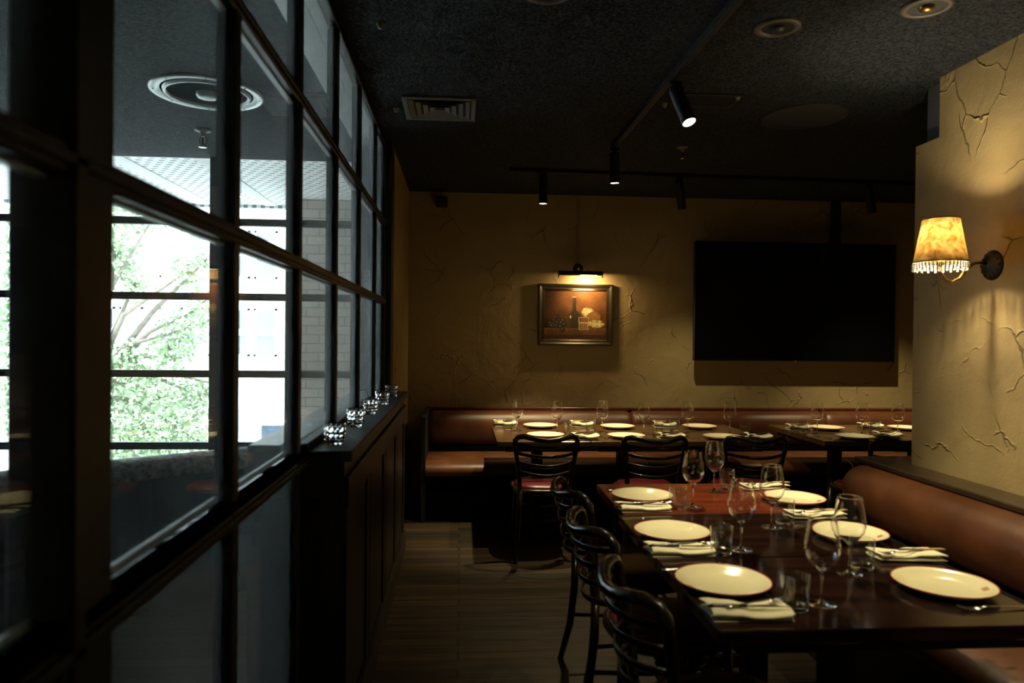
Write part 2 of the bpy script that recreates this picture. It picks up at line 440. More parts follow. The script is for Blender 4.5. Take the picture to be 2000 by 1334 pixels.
KIDS = {}
def kids_of(o): return [c for c in bpy.data.objects if c.parent == o]
def dup(root, loc, rz=0.0, label=None, rot=None):
    if root.name not in KIDS: KIDS[root.name] = [(c, kids_of(c)) for c in kids_of(root)]
    n = root.copy(); COL.objects.link(n); n.location = loc; n.rotation_euler = rot or (0, 0, rz)
    if label: n['label'] = label
    for c, gs in KIDS[root.name]:
        d = c.copy(); COL.objects.link(d); d.parent = n
        for g in gs:
            e = g.copy(); COL.objects.link(e); e.parent = d
    return n
class Proto:
    """first place() moves the original, later ones copy it with its parts"""
    def __init__(s, root): s.root = root; s.used = False
    def place(s, loc, rz=0.0, label=None, rot=None):
        if not s.used:
            s.used = True; s.root.location = loc; s.root.rotation_euler = rot or (0, 0, rz)
            if label: s.root['label'] = label
            return s.root
        return dup(s.root, loc, rz, label, rot)

# ================================================================== SETTING
ZC = 2.75
b = MB(); b.box(-6.2, 4.9, -3.2, 6.5, -.12, 0); struct('floor', b, 'floor')
b = MB(); b.box(-6.2, 4.9, -3.2, 5.42, ZC, ZC+.2); b.box(-.72, 4.9, 5.42, 6.6, ZC, ZC+.2); struct('ceiling', b, 'ceiling')
b = MB(); b.box(-.6, 4.9, 6.45, 6.6, 0, ZC); struct('wall_back', b, 'plaster')
b = MB(); b.box(2.32, 4.9, -3.2, 3.35, 0, ZC, .0); b.box(2.32, 4.9, 3.35, 3.53, 0, 2.46); struct('wall_right', b, 'plaster')
b = MB(); b.box(4.75, 4.9, 3.53, 6.45, 0, ZC); struct('wall_side', b, 'plaster')
b = MB(); b.box(-6.2, 2.32, -3.2, -3.05, 0, ZC); struct('wall_front', b, 'plaster')
b = MB(); b.box(-6.2, -6.05, -3.05, 5.42, 0, ZC); struct('wall_left', b, 'post')
# far end of the left side: solid pier between the glazed partition and the back wall
b = MB(); b.box(-.70, -.47, 4.98, 6.45, 0, ZC); struct('wall_pier', b, 'plaster')
b = MB(); b.box(-.72, -.50, 4.76, 4.978, 0, ZC); b.box(-.50, -.465, 4.80, 4.978, 0, ZC); struct('trim_1', b, 'frame')
# beam over the notch of the right wall
b = MB(); b.box(2.36, 4.9, 3.352, 3.50, 2.462, ZC-.002); struct('trim_2', b, 'beam')
# skirting on back of room
b = MB(); b.box(-.468, -.45, 4.98, 6.44, 0, .10, .004); struct('baseboard_left', b, 'panel')

# low panelled wall under the partition windows
b = MB(); b.box(-.70, -.385, 2.43, 4.96, 0, 1.045)
# face panelling on the dining side and the near end
for y0 in (2.44, 3.08, 3.72, 4.36):
    y1 = min(y0+.62, 4.95)
    b.box(-.385, -.377, y0, y0+.08, .12, .90, .003); b.box(-.385, -.377, y1-.08, y1, .12, .90, .003)
b.box(-.385, -.368, 2.43, 4.955, .89, .99, .003); b.box(-.385, -.364, 2.43, 4.955, 0, .13, .003)
b.box(-.70, -.385, 2.418, 2.43, .88, .93, .002); b.box(-.70, -.385, 2.418, 2.43, 0, .13, .002)
struct('wall_low', b, 'panel')
b = MB(); b.box(-.515, -.355, 2.405, 4.97, 1.046, 1.082, .005); struct('trim_3', b, 'shelf', label='charcoal shelf on the low panelled wall')

# glazed partition -------------------------------------------------
wn = bpy.data.objects.new('window_1', None); COL.objects.link(wn); wn['kind'] = 'structure'
wn['label'] = 'dark framed grid of interior windows between the two rooms'
XM0, XM1, XG = -.534, -.500, -.520
MUL = [-.50, .30, .98, 1.645, 2.28, 2.94, 3.60, 4.26]
for i, y in enumerate(MUL):
    b = MB(); z0 = 0 if y < 2.3 else 1.085
    if i == 2:
        b.box(-.590, -.500, .985, 1.075, 0, ZC-.002, .004); b.box(-.575, -.49, .95, .985, 0, ZC-.002, .004)
    else:
        wd = .019 if y > 2.3 else .022
        b.box(XM0, XM1, y-wd, y+wd, z0, 2.70, .003)
        b.box(XM0-.012, XM0, y-wd*.5, y+wd*.5, z0, 2.70, .002)
    struct('mullion', b, 'frame', wn)
b = MB(); b.box(XM0, XM1, 4.728, 4.758, 1.085, 2.70, .003); struct('mullion', b, 'frame', wn)
for z in (1.69, 2.205):
    b = MB(); b.box(XM0, XM1+.002, -2.9, 4.75, z-.021, z+.021, .005); b.box(XM0-.008, XM1+.010, -2.9, 4.75, z-.008, z+.008, .003)
    struct('rail', b, 'frame', wn)
    b = MB(); b.box(XM0-.004, XM0+.012, -2.9, 4.74, z-.027, z-.0205, .001); struct('bead_highlight', b, 'reveal', wn)  # pale strip imitates daylight catching the rail's underside
b = MB(); b.box(XM0, XM1, -2.9, 2.405, 1.035, 1.066, .004); b.box(XM0-.004, XM1+.010, -2.9, 2.405, 1.04, 1.060, .004); struct('rail', b, 'frame', wn)
b = MB(); b.box(XM0, XM1, -2.9, 2.405, 1.066, 1.098, .004); struct('rail_bead', b, 'void', wn)
b = MB(); b.box(XM0-.02, XM1+.01, -2.9, 2.40, .0, .16, .006); struct('rail', b, 'frame', wn)
b = MB(); b.box(-.535, -.500, -2.9, 4.76, 2.70, ZC-.002, .003); struct('head_frame', b, 'frame', wn)
b = MB(); b.box(-.585, -.537, -2.9, 4.76, 2.692, ZC-.003, .003); b.box(-.70, -.590, -2.9, 4.76, 2.700, ZC-.003, .003); struct('head_reveal', b, 'reveal', wn)
b = MB(); b.box(-.546, -.536, -2.9, 2.42, 1.09, 1.106, .002); b.box(-.585, -.540, 2.42, 4.75, 1.085, 1.112, .003); b.box(-.70, -.59, 2.42, 4.75, 1.047, 1.10, .003); struct('sill_reveal', b, 'reveal', wn)  # first, near strip is a painted highlight along the rail top
b = MB(); b.box(-.538, -.5, 2.40, 4.75, 1.083, 1.108, .003); struct('sill_frame', b, 'frame', wn)
ys = [-1.3]+MUL+[4.73]
for i in range(len(ys)-1):
    for j, (z0, z1) in enumerate(((1.09, 1.69), (1.69, 2.205), (2.205, 2.70), (.15, 1.05))):
        if j == 3 and ys[i] > 2.2: continue
        if i < 2 and j == 3: pass
        b = MB(); b.box(XG-.002, XG+.002, ys[i]+.012, ys[i+1]-.012, z0+.01, z1-.01); struct('pane', b, 'pane', wn)

# windows of the other room ---------------------------------------
w2 = bpy.data.objects.new('window_2', None); COL.objects.link(w2); w2['kind'] = 'structure'
w2['label'] = 'tall dark framed street windows of the room beyond the partition'
YW = 5.36
PX = [-.745, -1.785, -2.74, -3.74, -4.74, -5.9]
for x in PX:
    b = MB(); b.box(x-.045, x+.045, YW, YW+.06, 0, ZC-.003, .004); struct('mullion', b, 'outerframe', w2)
RZ = (.645, 1.17, 1.735, 2.28)
for z in RZ:
    b = MB(); b.box(-6.0, -.70, YW+.005, YW+.055, z-.026, z+.026, .004); b.box(-6.0, -.70, YW-.004, YW+.005, z-.012, z+.012, .002); struct('rail', b, 'outerframe', w2)
b = MB(); b.box(-6.0, -.70, YW, YW+.06, 0, .10, .004); struct('rail', b, 'outerframe', w2)
for i in range(len(PX)-1):
    zz = (.08,)+RZ+(ZC,)
    for j in range(len(zz)-1):
        b = MB(); b.box(PX[i+1]+.04, PX[i]-.04, YW+.028, YW+.032, zz[j]+.02, zz[j+1]-.02); struct('pane', b, 'outer_pane', w2)

# ================================================================== OUTDOORS
b = MB(); b.box(-1.60, 1.5, 7.0, 9.0, -1.8, 3.0); o = struct('wall_outside', b, 'brick', label='painted brick wall outside the street windows')
b = MB(); b.box(-9, 0, 5.43, 7.38, ZC+.01, ZC+.09); b.box(-9, 0, 7.38, 7.46, ZC-.02, ZC+.25); b.box(-2.62, -2.48, 5.43, 7.38, ZC+.002, ZC+.012, mi=1)
b.box(-1.98, -1.86, 5.43, 7.38, ZC+.002, ZC+.012, mi=1)
o = build('soffit', b, ['soffit', 'render']); o['kind'] = 'structure'; o['label'] = 'white perforated eave outside above the street windows'
b = MB(); b.box(-40, 30, 5.45, 60, -1.95, -1.8); o = struct('ground', b, 'asphalt')

def facade():
    t = thing('apartment_building', 'white rendered apartment building across the street behind the tree', 'building', (0, 26, -1.8))
    b = MB(); b.box(-30, 6, 0, 6, 0, 13, .02)
    for z in (3.3, 6.4, 9.5): b.box(-30, 6, -.12, 0, z-.12, z+.12, .01)
    build('wall', b, 'render', t)
    for zi, z in enumerate((2.45, 5.2, 8.3)):
        for k in range(10):
            x = -24.36+k*2.3
            for dx in (0, .95):
                b = MB(); b.box(x+dx, x+dx+.08, -.06, .02, z, z+1.7); b.box(x+dx+.72, x+dx+.8, -.06, .02, z, z+1.7)
                b.box(x+dx, x+dx+.8, -.06, .02, z, z+.08); b.box(x+dx, x+dx+.8, -.06, .02, z+1.62, z+1.7); b.box(x+dx, x+dx+.8, -.05, .0, z+.8, z+.86)
                wf = build('window', b, 'render', t)
                b = MB(); b.box(x+dx+.06, x+dx+.74, -.03, -.01, z+.05, z+1.65); build('pane', b, 'farglass', wf)
    b = MB(); b.box(5.15, 5.9, -.5, -.02, .6, 2.6, .02); build('shop_front', b, 'terracotta', t)
facade()

def van():
    t = thing('delivery_van', 'white van parked in the street beyond the windows', 'van', (-1.30, 12.6, -1.8))
    side = [(-2.34, .35), (2.3, .35), (2.35, 1.0), (1.75, 1.25), (1.15, 1.98), (.8, 2.06), (-2.28, 2.06), (-2.36, 1.6)]
    b = MB(); n = len(side)
    vv = [(x, y, z) for y in (-.9, .9) for (x, z) in side]
    b.add(vv, [list(range(n)), [n+i for i in range(n)][::-1]]+[(i, (i+1) % n, n+(i+1) % n, n+i) for i in range(n)])
    bd = build('body', b, 'vanwhite', t)
    b = MB(); b.box(-1.86, -1.50, -.93, -.89, 1.50, 1.80, .01); build('window', b, 'vandark', t)
    b = MB(); b.box(1.0, 1.45, -.93, -.89, 1.28, 1.55, .01); build('window', b, 'vandark', t)
    for x in (-1.5, 1.5):
        for y in (-.92, .72):
            q = MB(); q.lathe([(0, 0), (.34, 0), (.36, .05), (.36, .15), (.34, .2), (0, .2)], 20)
            q.xf(Matrix.Translation((x, y, .36)) @ Matrix.Rotation(-PI/2, 4, 'X')); build('wheel', q, 'tyre', t)
van()

def tree(x, y, clusters, label, leaf=.075, per=800, trunk=.16):
    t = thing('street_tree', label, 'tree', (x, y, -1.8))
    rnd = random.Random(int(abs(x)*100))
    b = MB()
    top = Vector((0.1, 0, 2.6))
    b.tube([(0, 0, 0), (.03, .02, .9), (-.04, .02, 1.8), top], [trunk, trunk*.85, trunk*.75, trunk*.6], 10)
    for (cx, cy, cz, cr) in clusters:
        c = Vector((cx-x, cy-y, cz+1.8)); mid = (top+c)/2+Vector((rnd.uniform(-.2, .2), rnd.uniform(-.2, .2), .15))
        b.tube([top-Vector((0, 0, .2)), mid, c], [trunk*.35, trunk*.22, trunk*.08], 6)
        for k in range(4):
            e = c+Vector((rnd.uniform(-1, 1), rnd.uniform(-1, 1), rnd.uniform(-1, 1)))*cr*.8
            b.tube([c, (c+e)/2+Vector((0, 0, .05)), e], [trunk*.09, trunk*.06, trunk*.03], 5)
    build('trunk', b, 'bark', t)
    b = MB()
    for (cx, cy, cz, cr) in clusters:
        for k in range(int(per*cr*cr*4)):
            d = Vector((rnd.gauss(0, 1), rnd.gauss(0, 1), rnd.gauss(0, 1))).normalized()*cr*rnd.random()**.45
            p = Vector((cx-x, cy-y, cz+1.8))+d
            a = Vector((rnd.gauss(0, 1), rnd.gauss(0, 1), rnd.gauss(0, .6)-.5)).normalized(); s_ = a.orthogonal().normalized()
            s_.rotate(Matrix.Rotation(rnd.uniform(0, 6.28), 3, a)); nn = a.cross(s_)
            l = leaf*rnd.uniform(.7, 1.3); wdt = l*.34
            b.add([p, p+a*l*.5+s_*wdt+nn*l*.06, p+a*l, p+a*l*.5-s_*wdt+nn*l*.06], [(0, 1, 2), (0, 2, 3)])
    build('foliage', b, 'leaf', t, fix=False)
tree(-5.2, 10.2, [(-4.65, 10.0, 3.0, .36), (-4.15, 10.0, 3.02, .22), (-4.62, 10.0, 2.5, .34), (-4.45, 10.1, 2.1, .26), (-3.75, 10.1, 2.30, .26), (-3.5, 10.1, 2.45, .16), (-3.52, 10.2, 1.85, .30), (-3.8, 10.1, 1.5, .34),
     (-3.95, 10.1, 1.15, .34), (-4.5, 10.0, 1.15, .26), (-4.55, 10.0, .75, .42), (-4.0, 9.9, .6, .46), (-3.5, 10.0, .6, .34), (-4.6, 9.8, .12, .46), (-4.1, 9.9, .05, .46), (-3.55, 10.0, .0, .42), (-4.3, 9.8, -.35, .5), (-3.3, 10.1, .75, .2)],
     'leafy street tree seen in the middle of the street windows')
tree(-8.2, 10.8, [(-6.9, 10.6, 2.7, .7), (-6.6, 10.6, 1.8, .6), (-6.9, 10.5, 1.0, .7), (-6.5, 10.4, .4, .5), (-7.8, 10.8, 1.6, .9)],
     'leafy street tree partly hidden behind the thick window post')

# ledge in the other room ------------------------------------------
def ledge():
    a = Vector((-1.95, 3.72, 0)); c = Vector((-.95, 4.52, 0)); d = (c-a).normalized(); n = Vector((-d.y, d.x, 0))
    t = thing('bench', 'long rough grey topped bench back below the street windows', 'bench', (0, 0, 0))
    b = MB(); pr = [(-.11, .70), (-.12, .755), (-.09, .79), (-.03, .805), (.05, .80), (.11, .78), (.13, .70)]
    vv = []; S = 24
    for i in range(S+1):
        p = a.lerp(c, i/S*1.0) if True else a
        p = a + (c-a)*(-.9+1.9*i/S)
        for (o_, z) in pr: q = p+n*o_; vv.append((q.x, q.y, z))
    m_ = len(pr)
    b.add(vv, [(i*m_+k, i*m_+k+1, (i+1)*m_+k+1, (i+1)*m_+k) for i in range(S) for k in range(m_-1)]+[(i*m_, i*m_+m_-1, (i+1)*m_+m_-1, (i+1)*m_) for i in range(S)]+[list(range(m_))]+[[S*m_+k for k in range(m_)]], True)
    build('top', b, 'stone', t)
    b = MB(); vv = []
    for tt in (-.9, 1.0):
        for o_ in (-.09, .09):
            for z in (0, .70): q = a+(c-a)*tt+n*o_; vv.append((q.x, q.y, z))
    b.add(vv, [(0, 1, 3, 2), (4, 6, 7, 5), (0, 4, 5, 1), (2, 3, 7, 6), (0, 2, 6, 4), (1, 5, 7, 3)])
    build('base', b, 'bluedark', t)
ledge()

# ================================================================== CEILING ITEMS
def ring(name, label, cat, x, y, r_, mats, depth=.05, inner='void', group=None):
    t = thing(name, label, cat, (x, y, ZC))
    b = MB(); b.lathe([(r_, 0.0), (r_, -.008), (r_*.97, -.012), (r_*.86, -.010), (r_*.82, -.004), (r_*.80, 0.0)], 48); build('trim_ring', b, mats, t)
    b = MB(); b.lathe([(r_*.81, -.003), (r_*.5, -.0022), (0, -.002)], 48); build('dark_disc', b, inner, t)  # flat disc; the hollow's shade is put into its black colour
    return t
t = ring('ceiling_speaker', 'large round ceiling light with pale grey ring in the room beyond the glass', 'ceiling light', -1.36, 3.94, .285, 'steelring')
b = MB(); b.lathe([(0, -.035), (.03, -.034), (.05, -.028), (.058, -.015), (.058, -.003)], 32); build('centre_lens', b, 'steelring', t)
t.name = 'round_ceiling_light'
b = MB(); b.lathe([(.222, -.004), (.215, -.016), (.205, -.018), (.20, -.004)], 48); build('inner_ring', b, 'steelring', t)
for k in range(8):
    a = k*PI/4+.3; b = MB(); b.lathe([(0, -.0135), (.005, -.013), (.005, -.010)], 8, .262*math.cos(a), .262*math.sin(a)); build('screw', b, 'black', t)

def sprinkler(x, y, label, mat_='trimring', s_=1.0):
    t = thing('fire_sprinkler', label, 'sprinkler', (x, y, ZC)); t.scale = (s_, s_, s_); t['group'] = 'fire sprinklers on the ceiling'
    b = MB(); b.lathe([(.036, 0), (.036, -.004), (.022, -.010), (.012, -.014), (.012, -.03), (0, -.03)], 20); build('collar', b, mat_, t)
    b = MB()
    for sx in (-1, 1): b.tube([(sx*.008, 0, -.028), (sx*.018, 0, -.045), (sx*.015, 0, -.062), (sx*.004, 0, -.074)], .0028, 6)
    build('yoke', b, 'brass', t)
    b = MB(); b.lathe([(0, -.030), (.003, -.032), (.003, -.066), (0, -.068)], 8); build('bulb', b, 'red', t)
    b = MB(); b.lathe([(0, -.074), (.018, -.076), (.018, -.079), (0, -.079)], 12); build('deflector', b, 'steel', t)
sprinkler(-1.635, 4.66, 'fire sprinkler hanging below the round ceiling light beyond the glass', s_=1.4)
sprinkler(1.477, 4.74, 'fire sprinkler on the dark ceiling in front of the far track')
def fixing(x, y, label, s_=1):
    b = MB(); b.lathe([(.016, 0), (.016, -.006), (.011, -.012), (.009, -.022), (0, -.024)], 14)
    o = build('ceiling_hook', b, 'trimring', None, (x, y, ZC)); o.scale = (s_, s_, s_); tag(o, label, 'ceiling fixing', 'small pale ceiling fixings')
fixing(-.342, 2.99, 'small pale ceiling fixing near the partition, well in front of the square vent')
fixing(-.376, 4.10, 'small pale ceiling fixing right beside the square vent')
fixing(1.447, 3.70, 'small pale ceiling fixing at the corner of the slot vent')
fixing(1.10, 3.86, 'small pale ceiling fixing beside the lighting track at the slot vent')

# square four-way vent
t = thing('air_vent', 'square grey louvred ceiling vent near the partition windows', 'vent', (-.13, 4.07, ZC))
b = MB()
for (x0, x1, y0, y1) in ((-.2, .2, -.2, -.172), (-.2, .2, .172, .2), (-.2, -.172, -.172, .172), (.172, .2, -.172, .172)): b.box(x0, x1, y0, y1, -.012, 0, .002)
build('frame', b, 'ventgrey', t)
b = MB(); b.box(-.172, .172, -.172, .172, -.002, 0); build('backing', b, 'black', t)
for k in range(4):
    ro, zi = .168-.038*k, -.004
    ri = ro-.026
    vv = [(-ro, -ro, -.014), (ro, -ro, -.014), (ro, ro, -.014), (-ro, ro, -.014), (-ri, -ri, -.001), (ri, -ri, -.001), (ri, ri, -.001), (-ri, ri, -.001)]
    v2 = [(x*1.0, y*1.0, z-.0018) for x, y, z in vv]
    q = [(0, 1, 5, 4), (1, 2, 6, 5), (2, 3, 7, 6), (3, 0, 4, 7)]
    b = MB(); b.add(vv+v2, q+[tuple(i+8 for i in f_) for f_ in q]+[(0, 1, 9, 8), (1, 2, 10, 9), (2, 3, 11, 10), (3, 0, 8, 11)]); build('louvre', b, 'ventgrey', t)
# slot vent
t = thing('slot_vent', 'dark narrow slot vent in the ceiling beside the lighting track', 'vent', (1.30, 3.78, ZC))
b = MB(); b.box(-.17, .17, -.10, -.085, -.01, 0, .002); b.box(-.17, .17, .085, .10, -.01, 0, .002); b.box(-.17, -.155, -.085, .085, -.01, 0, .002); b.box(.155, .17, -.085, .085, -.01, 0, .002); build('frame', b, 'blackmetal', t)
b = MB()
for k in range(5): b.box(-.155, .155, -.07+k*.032, -.056+k*.032, -.009, -.001)
build('louvre', b, 'blackmetal', t)
# round flush disc
b = MB(); b.lathe([(.235, 0), (.235, -.006), (.222, -.008), (.215, -.003), (.12, -.005), (.11, -.003), (0, -.004)], 48)
o = build('ceiling_disc', b, 'faintgrille', None, (1.96, 4.01, ZC)); tag(o, 'faint round flush cover on the dark ceiling above the right-hand tables', 'ceiling cover')
# recessed downlights
def downlight(x, y, label, lit=False, mat_='dulltrim'):
    t = thing('recessed_downlight', label, 'downlight', (x, y, ZC)); t['group'] = 'recessed downlights'
    b = MB(); b.lathe([(.092, 0), (.092, -.006), (.082, -.011), (.066, -.009), (.062, 0)], 36); build('trim_ring', b, mat_, t)
    b = MB(); b.lathe([(.064, -.004), (.045, -.003), (0, -.002)], 28); build('dark_disc', b, 'black', t)
    b = MB(); b.lathe([(0, -.022), (.012, -.021), (.024, -.016), (.03, -.006), (.03, -.003)], 20); build('reflector', b, 'brass' if lit else 'blackmetal', t)
downlight(1.285, 2.87, 'recessed downlight with pale trim ring, unlit, between the two tracks of spotlights')
downlight(1.77, 2.64, 'recessed downlight with brass reflector near the plaster wall top', True)
downlight(.31, 2.66, 'recessed downlight cut off by the top edge of the photo')
# black sensor speaker
t = thing('wall_speaker', 'small black box speaker high on the back wall near the corner', 'speaker', (-.18, 6.45, 2.67))
b = MB(); b.box(-.05, .05, -.11, -.03, -.055, .04, .008); q = b; q.xf(Matrix.Rotation(math.radians(12), 4, 'X')); build('body', q, 'black', t)
b = MB(); b.box(-.015, .015, -.05, 0, .0, .03, .003); build('bracket', b, 'blackmetal', t)

# tracks ------------------------------------------------------------
def track(name, label, p0, p1):
    p0, p1 = Vector(p0), Vector(p1); L_ = (p1-p0).length
    t = thing('lighting_track', label, 'lighting track', p0, math.atan2(p1.y-p0.y, p1.x-p0.x))
    b = MB(); b.box(0, L_, -.017, .017, -.03, -.001, .002); b.box(0, L_, -.004, .004, -.034, -.03); build('rail', b, 'blackmetal', t)
    b = MB(); b.box(-.02, 0, -.019, .019, -.034, -.001, .003); build('end_cap', b, 'blackmetal', t)
track('a', 'black lighting track running towards the back wall over the aisle tables', (1.05, -1.0, ZC), (1.00, 4.72, ZC))
track('b', 'black lighting track parallel to the back wall', (.38, 5.46, ZC), (4.6, 5.60, ZC))

def spot_head(x, y, top, length, tilt_dir, label, power=0, size=80, blend=.5, rad=.033, lit=True, colour=WARM):
    """cylinder spotlight on a short stem; tilt_dir is the direction its beam points"""
    t = thing('track_spotlight', label, 'spotlight', (x, y, ZC-.034)); t['group'] = 'black cylinder spotlights on the tracks'
    b = MB(); b.box(-.03, .03, -.014, .014, -.02, 0, .003); build('adapter', b, 'blackmetal', t)
    b = MB(); b.tube([(0, 0, -.015), (0, 0, -top)], .008, 8); build('stem', b, 'blackmetal', t)
    d = Vector(tilt_dir).normalized(); M_ = Matrix.Translation((0, 0, -top)) @ d.to_track_quat('-Z', 'Y').to_matrix().to_4x4()
    b = MB(); b.lathe([(0, .01), (rad*.85, .01), (rad, 0), (rad, -length), (rad-.0045, -length), (rad-.0045, -length+.008), (0, -length+.010)], 28, smooth=False).xf(M_)
    build('can', b, 'blackmetal', t)
    b = MB(); b.lathe([(0, -length+.001), (rad-.006, -length+.002), (rad-.006, -length+.005), (0, -length+.006)], 24).xf(M_)
    build('lens', b, 'lens' if lit else 'blackmetal', t)
    if power:
        ld = bpy.data.lights.new('spot_lamp', 'SPOT'); ld.energy = power; ld.color = colour; ld.spot_size = math.radians(size); ld.spot_blend = blend; ld.shadow_soft_size = .022
        lo = bpy.data.objects.new('spot_lamp', ld); COL.objects.link(lo); lo.parent = t
        lo.matrix_local = M_ @ Matrix.Translation((0, 0, -length-.004))
    return t
spot_head(.62, 5.475, .03, .20, (0.0, .04, -1), 'lit cylinder spotlight hanging in front of the framed picture', SPOT_POWER['far_track'], 62, .6)
spot_head(1.69, 5.51, .03, .21, (.22, .26, -1), 'dark cylinder spotlight tilted, between picture and television', SPOT_POWER['wall_left'], 68, .8)
spot_head(3.26, 5.56, .03, .20, (.22, .06, -1), 'dark cylinder spotlight tilted, in front of the television mount', SPOT_POWER['wall_right'], 82, .8)
spot_head(1.0, 4.68, .04, .19, (.03, .05, -1), 'lit cylinder spotlight at the far end of the aisle track', SPOT_POWER['near_track_far'], 100, .7)
spot_head(1.03, 3.43, .04, .20, (.26, -.40, -1), 'largest lit cylinder spotlight, tilted over the near tables', SPOT_POWER['near_track_mid'], 70, .55, .036)
spot_head(1.04, 1.5, .04, .20, (.1, .25, -1), 'cylinder spotlight on the aisle track above the nearest place settings', SPOT_POWER['near_track_near'], 80, .6, .036)

# ================================================================== BACK WALL
# framed still life
pic = thing('framed_picture', 'dark framed still life painting under the brass picture lamp', 'picture', (1.032, 6.448, 1.665))
W, H = .34, .278
b = MB()
prof = [(0, 0), (0, .030), (.006, .036), (.016, .034), (.03, .024), (.040, .020), (.046, .022), (.050, .018), (.050, 0)]
def frame_loop(prof, W, H):
    vv = []; n = len(prof)
    for (sx, sz) in ((-1, -1), (1, -1), (1, 1), (-1, 1)):
        for (d, h) in prof: vv.append((sx*(W-d), -h, sz*(H-d)))
    return vv, [(i*n+k, i*n+k+1, ((i+1) % 4)*n+k+1, ((i+1) % 4)*n+k) for i in range(4) for k in range(n-1)]
vv, ff = frame_loop(prof, W, H); b.add(vv, ff); build('frame', b, 'picframe', pic)
vv, ff = frame_loop([(.050, .004), (.050, .014), (.055, .016), (.058, .010), (.058, .004)], W, H); b = MB(); b.add(vv, ff); build('inner_slip', b, 'brass', pic)
# painted canvas, colours computed per point
import mathutils
def painting(u_, v_):
    n1 = mathutils.noise.noise((u_*5, v_*5, 1)); n2 = mathutils.noise.noise((u_*24, v_*24, 4))
    c = Vector((.15, .060, .020))*(1+.45*n1+.28*n2); g = 1-((u_-.62)**2*1.6+(v_-.66)**2*1.3); c *= max(.22, g)**1.4
    if v_ < .23: c = Vector((.13, .060, .022))*(1+.5*n1+.45*n2)*(1.25 if v_ > .205 else .8)
    if v_ < .10: c = Vector((.05, .022, .01))*(1+.4*n1)
    def ell(cx, cy, a, b_): return ((u_-cx)/a)**2+((v_-cy)/b_)**2
    # bread loaf behind, roll in front
    e = ell(.70, .56, .10, .10)
    if e < 1: c = Vector((.62, .48, .22))*(1-.5*e+.55*n2)
    e = ell(.80, .47, .11, .10)
    if e < 1 and v_ > u_*-.2+.52: c = Vector((.24, .11, .035))*(1-.3*e+.4*n2)
    e = ell(.84, .32, .135, .085)
    if e < 1: c = Vector((.60, .46, .20))*(1-.6*e+.6*n2)
    # bottle
    bw = .118 if v_ < .46 else .118-.087*(1-math.cos(PI*min(1, (v_-.46)/.17)))/2
    if abs(u_-.48) < bw and .22 < v_ < .885:
        k = (u_-.48)/bw; c = Vector((.035, .022, .008))*(1+1.2*max(0, -k-.2))
        if ell(.425, .46, .012, .03) < 1: c = Vector((.6, .5, .28))
        if v_ > .85: c = Vector((.22, .12, .05))
    # tumbler with water
    gw = .075+.02*(v_-.25)
    if abs(u_-.635) < gw and .19 < v_ < .46:
        c = c*.85+Vector((.05, .035, .015))
        if v_ < .345: c = c*.8+Vector((.08, .06, .025))
        if abs(abs(u_-.635)-gw) < .006 or abs(v_-.345) < .006 or v_ > .45: c = Vector((.62, .5, .28))
    # grapes
    for gx, gy in ((.10, .32), (.16, .30), (.17, .38), (.22, .34), (.13, .27), (.24, .40), (.28, .33), (.20, .27), (.27, .26), (.31, .38), (.33, .30), (.19, .44), (.30, .19)):
        e = ell(gx, gy, .042, .052)
        if e < 1:
            c = Vector((.03, .02, .018))*(1.5-e)
            if ell(gx-.014, gy+.02, .012, .012) < 1: c = Vector((.20, .17, .12))
    return (max(0, c[0]), max(0, c[1]), max(0, c[2]), 1)
GX, GZ = 190, 150
cw, ch = .284, .222
vv = [(-cw+2*cw*i/GX, -.008, -ch+2*ch*j/GZ) for j in range(GZ+1) for i in range(GX+1)]
ff = [(j*(GX+1)+i, j*(GX+1)+i+1, (j+1)*(GX+1)+i+1, (j+1)*(GX+1)+i) for j in range(GZ) for i in range(GX)]
b = MB(); b.add(vv, ff)
m_, N, L, P = mat('oil_painting'); at_ = N.new('ShaderNodeVertexColor'); at_.layer_name = 'paint'; L.new(at_.outputs[0], P.inputs['Base Color']); P.inputs['Roughness'].default_value = .4
cv = build('canvas', b, m_, pic, fix=False)
ca = cv.data.color_attributes.new('paint', 'FLOAT_COLOR', 'POINT')
buf = []
for j in range(GZ+1):
    for i in range(GX+1): buf += painting(i/GX, j/GZ)
ca.data.foreach_set('color', buf)
b = MB(); b.box(-cw-.01, cw+.01, -.006, 0, -ch-.01, ch+.01); build('backing', b, 'black', pic)

# picture lamp
pl = thing('picture_lamp', 'brass and black picture lamp glowing above the framed still life', 'lamp', (1.055, 6.448, 2.085))
b = MB(); b.lathe([(0, .022), (.03, .02), (.042, .012), (.046, 0), (0, 0)], 28).xf(Matrix.Rotation(PI/2, 4, 'X')); build('backplate', b, 'iron', pl)
b = MB(); b.tube([(0, -.018, 0), (0, -.06, .012), (0, -.10, 0), (0, -.125, -.03), (0, -.13, -.045)], .006, 10); b.sphere((0, -.03, 0), .012); build('arm', b, 'brass', pl)
b = MB(); pr = []
for k in range(13):
    a = math.radians(-15+210*k/12); pr.append((-.13+.030*math.cos(a), -.062+.030*math.sin(a)))
for k in range(13):
    a = math.radians(195-210*k/12); pr.append((-.13+.0265*math.cos(a), -.062+.0265*math.sin(a)))
b.sweep(pr, -.195, .195, 'x')
for x in (-.197, .195):
    pr2 = [(-.13+.031*math.cos(2*PI*k/20), -.062+.031*math.sin(2*PI*k/20)) for k in range(20)]; b.sweep(pr2, x, x+.004, 'x')
build('shade', b, 'blackmetal', pl)
b = MB(); b.tube([(.0, -.13, -.062), (.15, -.13, -.062)], .008, 10); build('tube_bulb', b, emit('picture_bulb', (1, .72, .34), 14), pl)
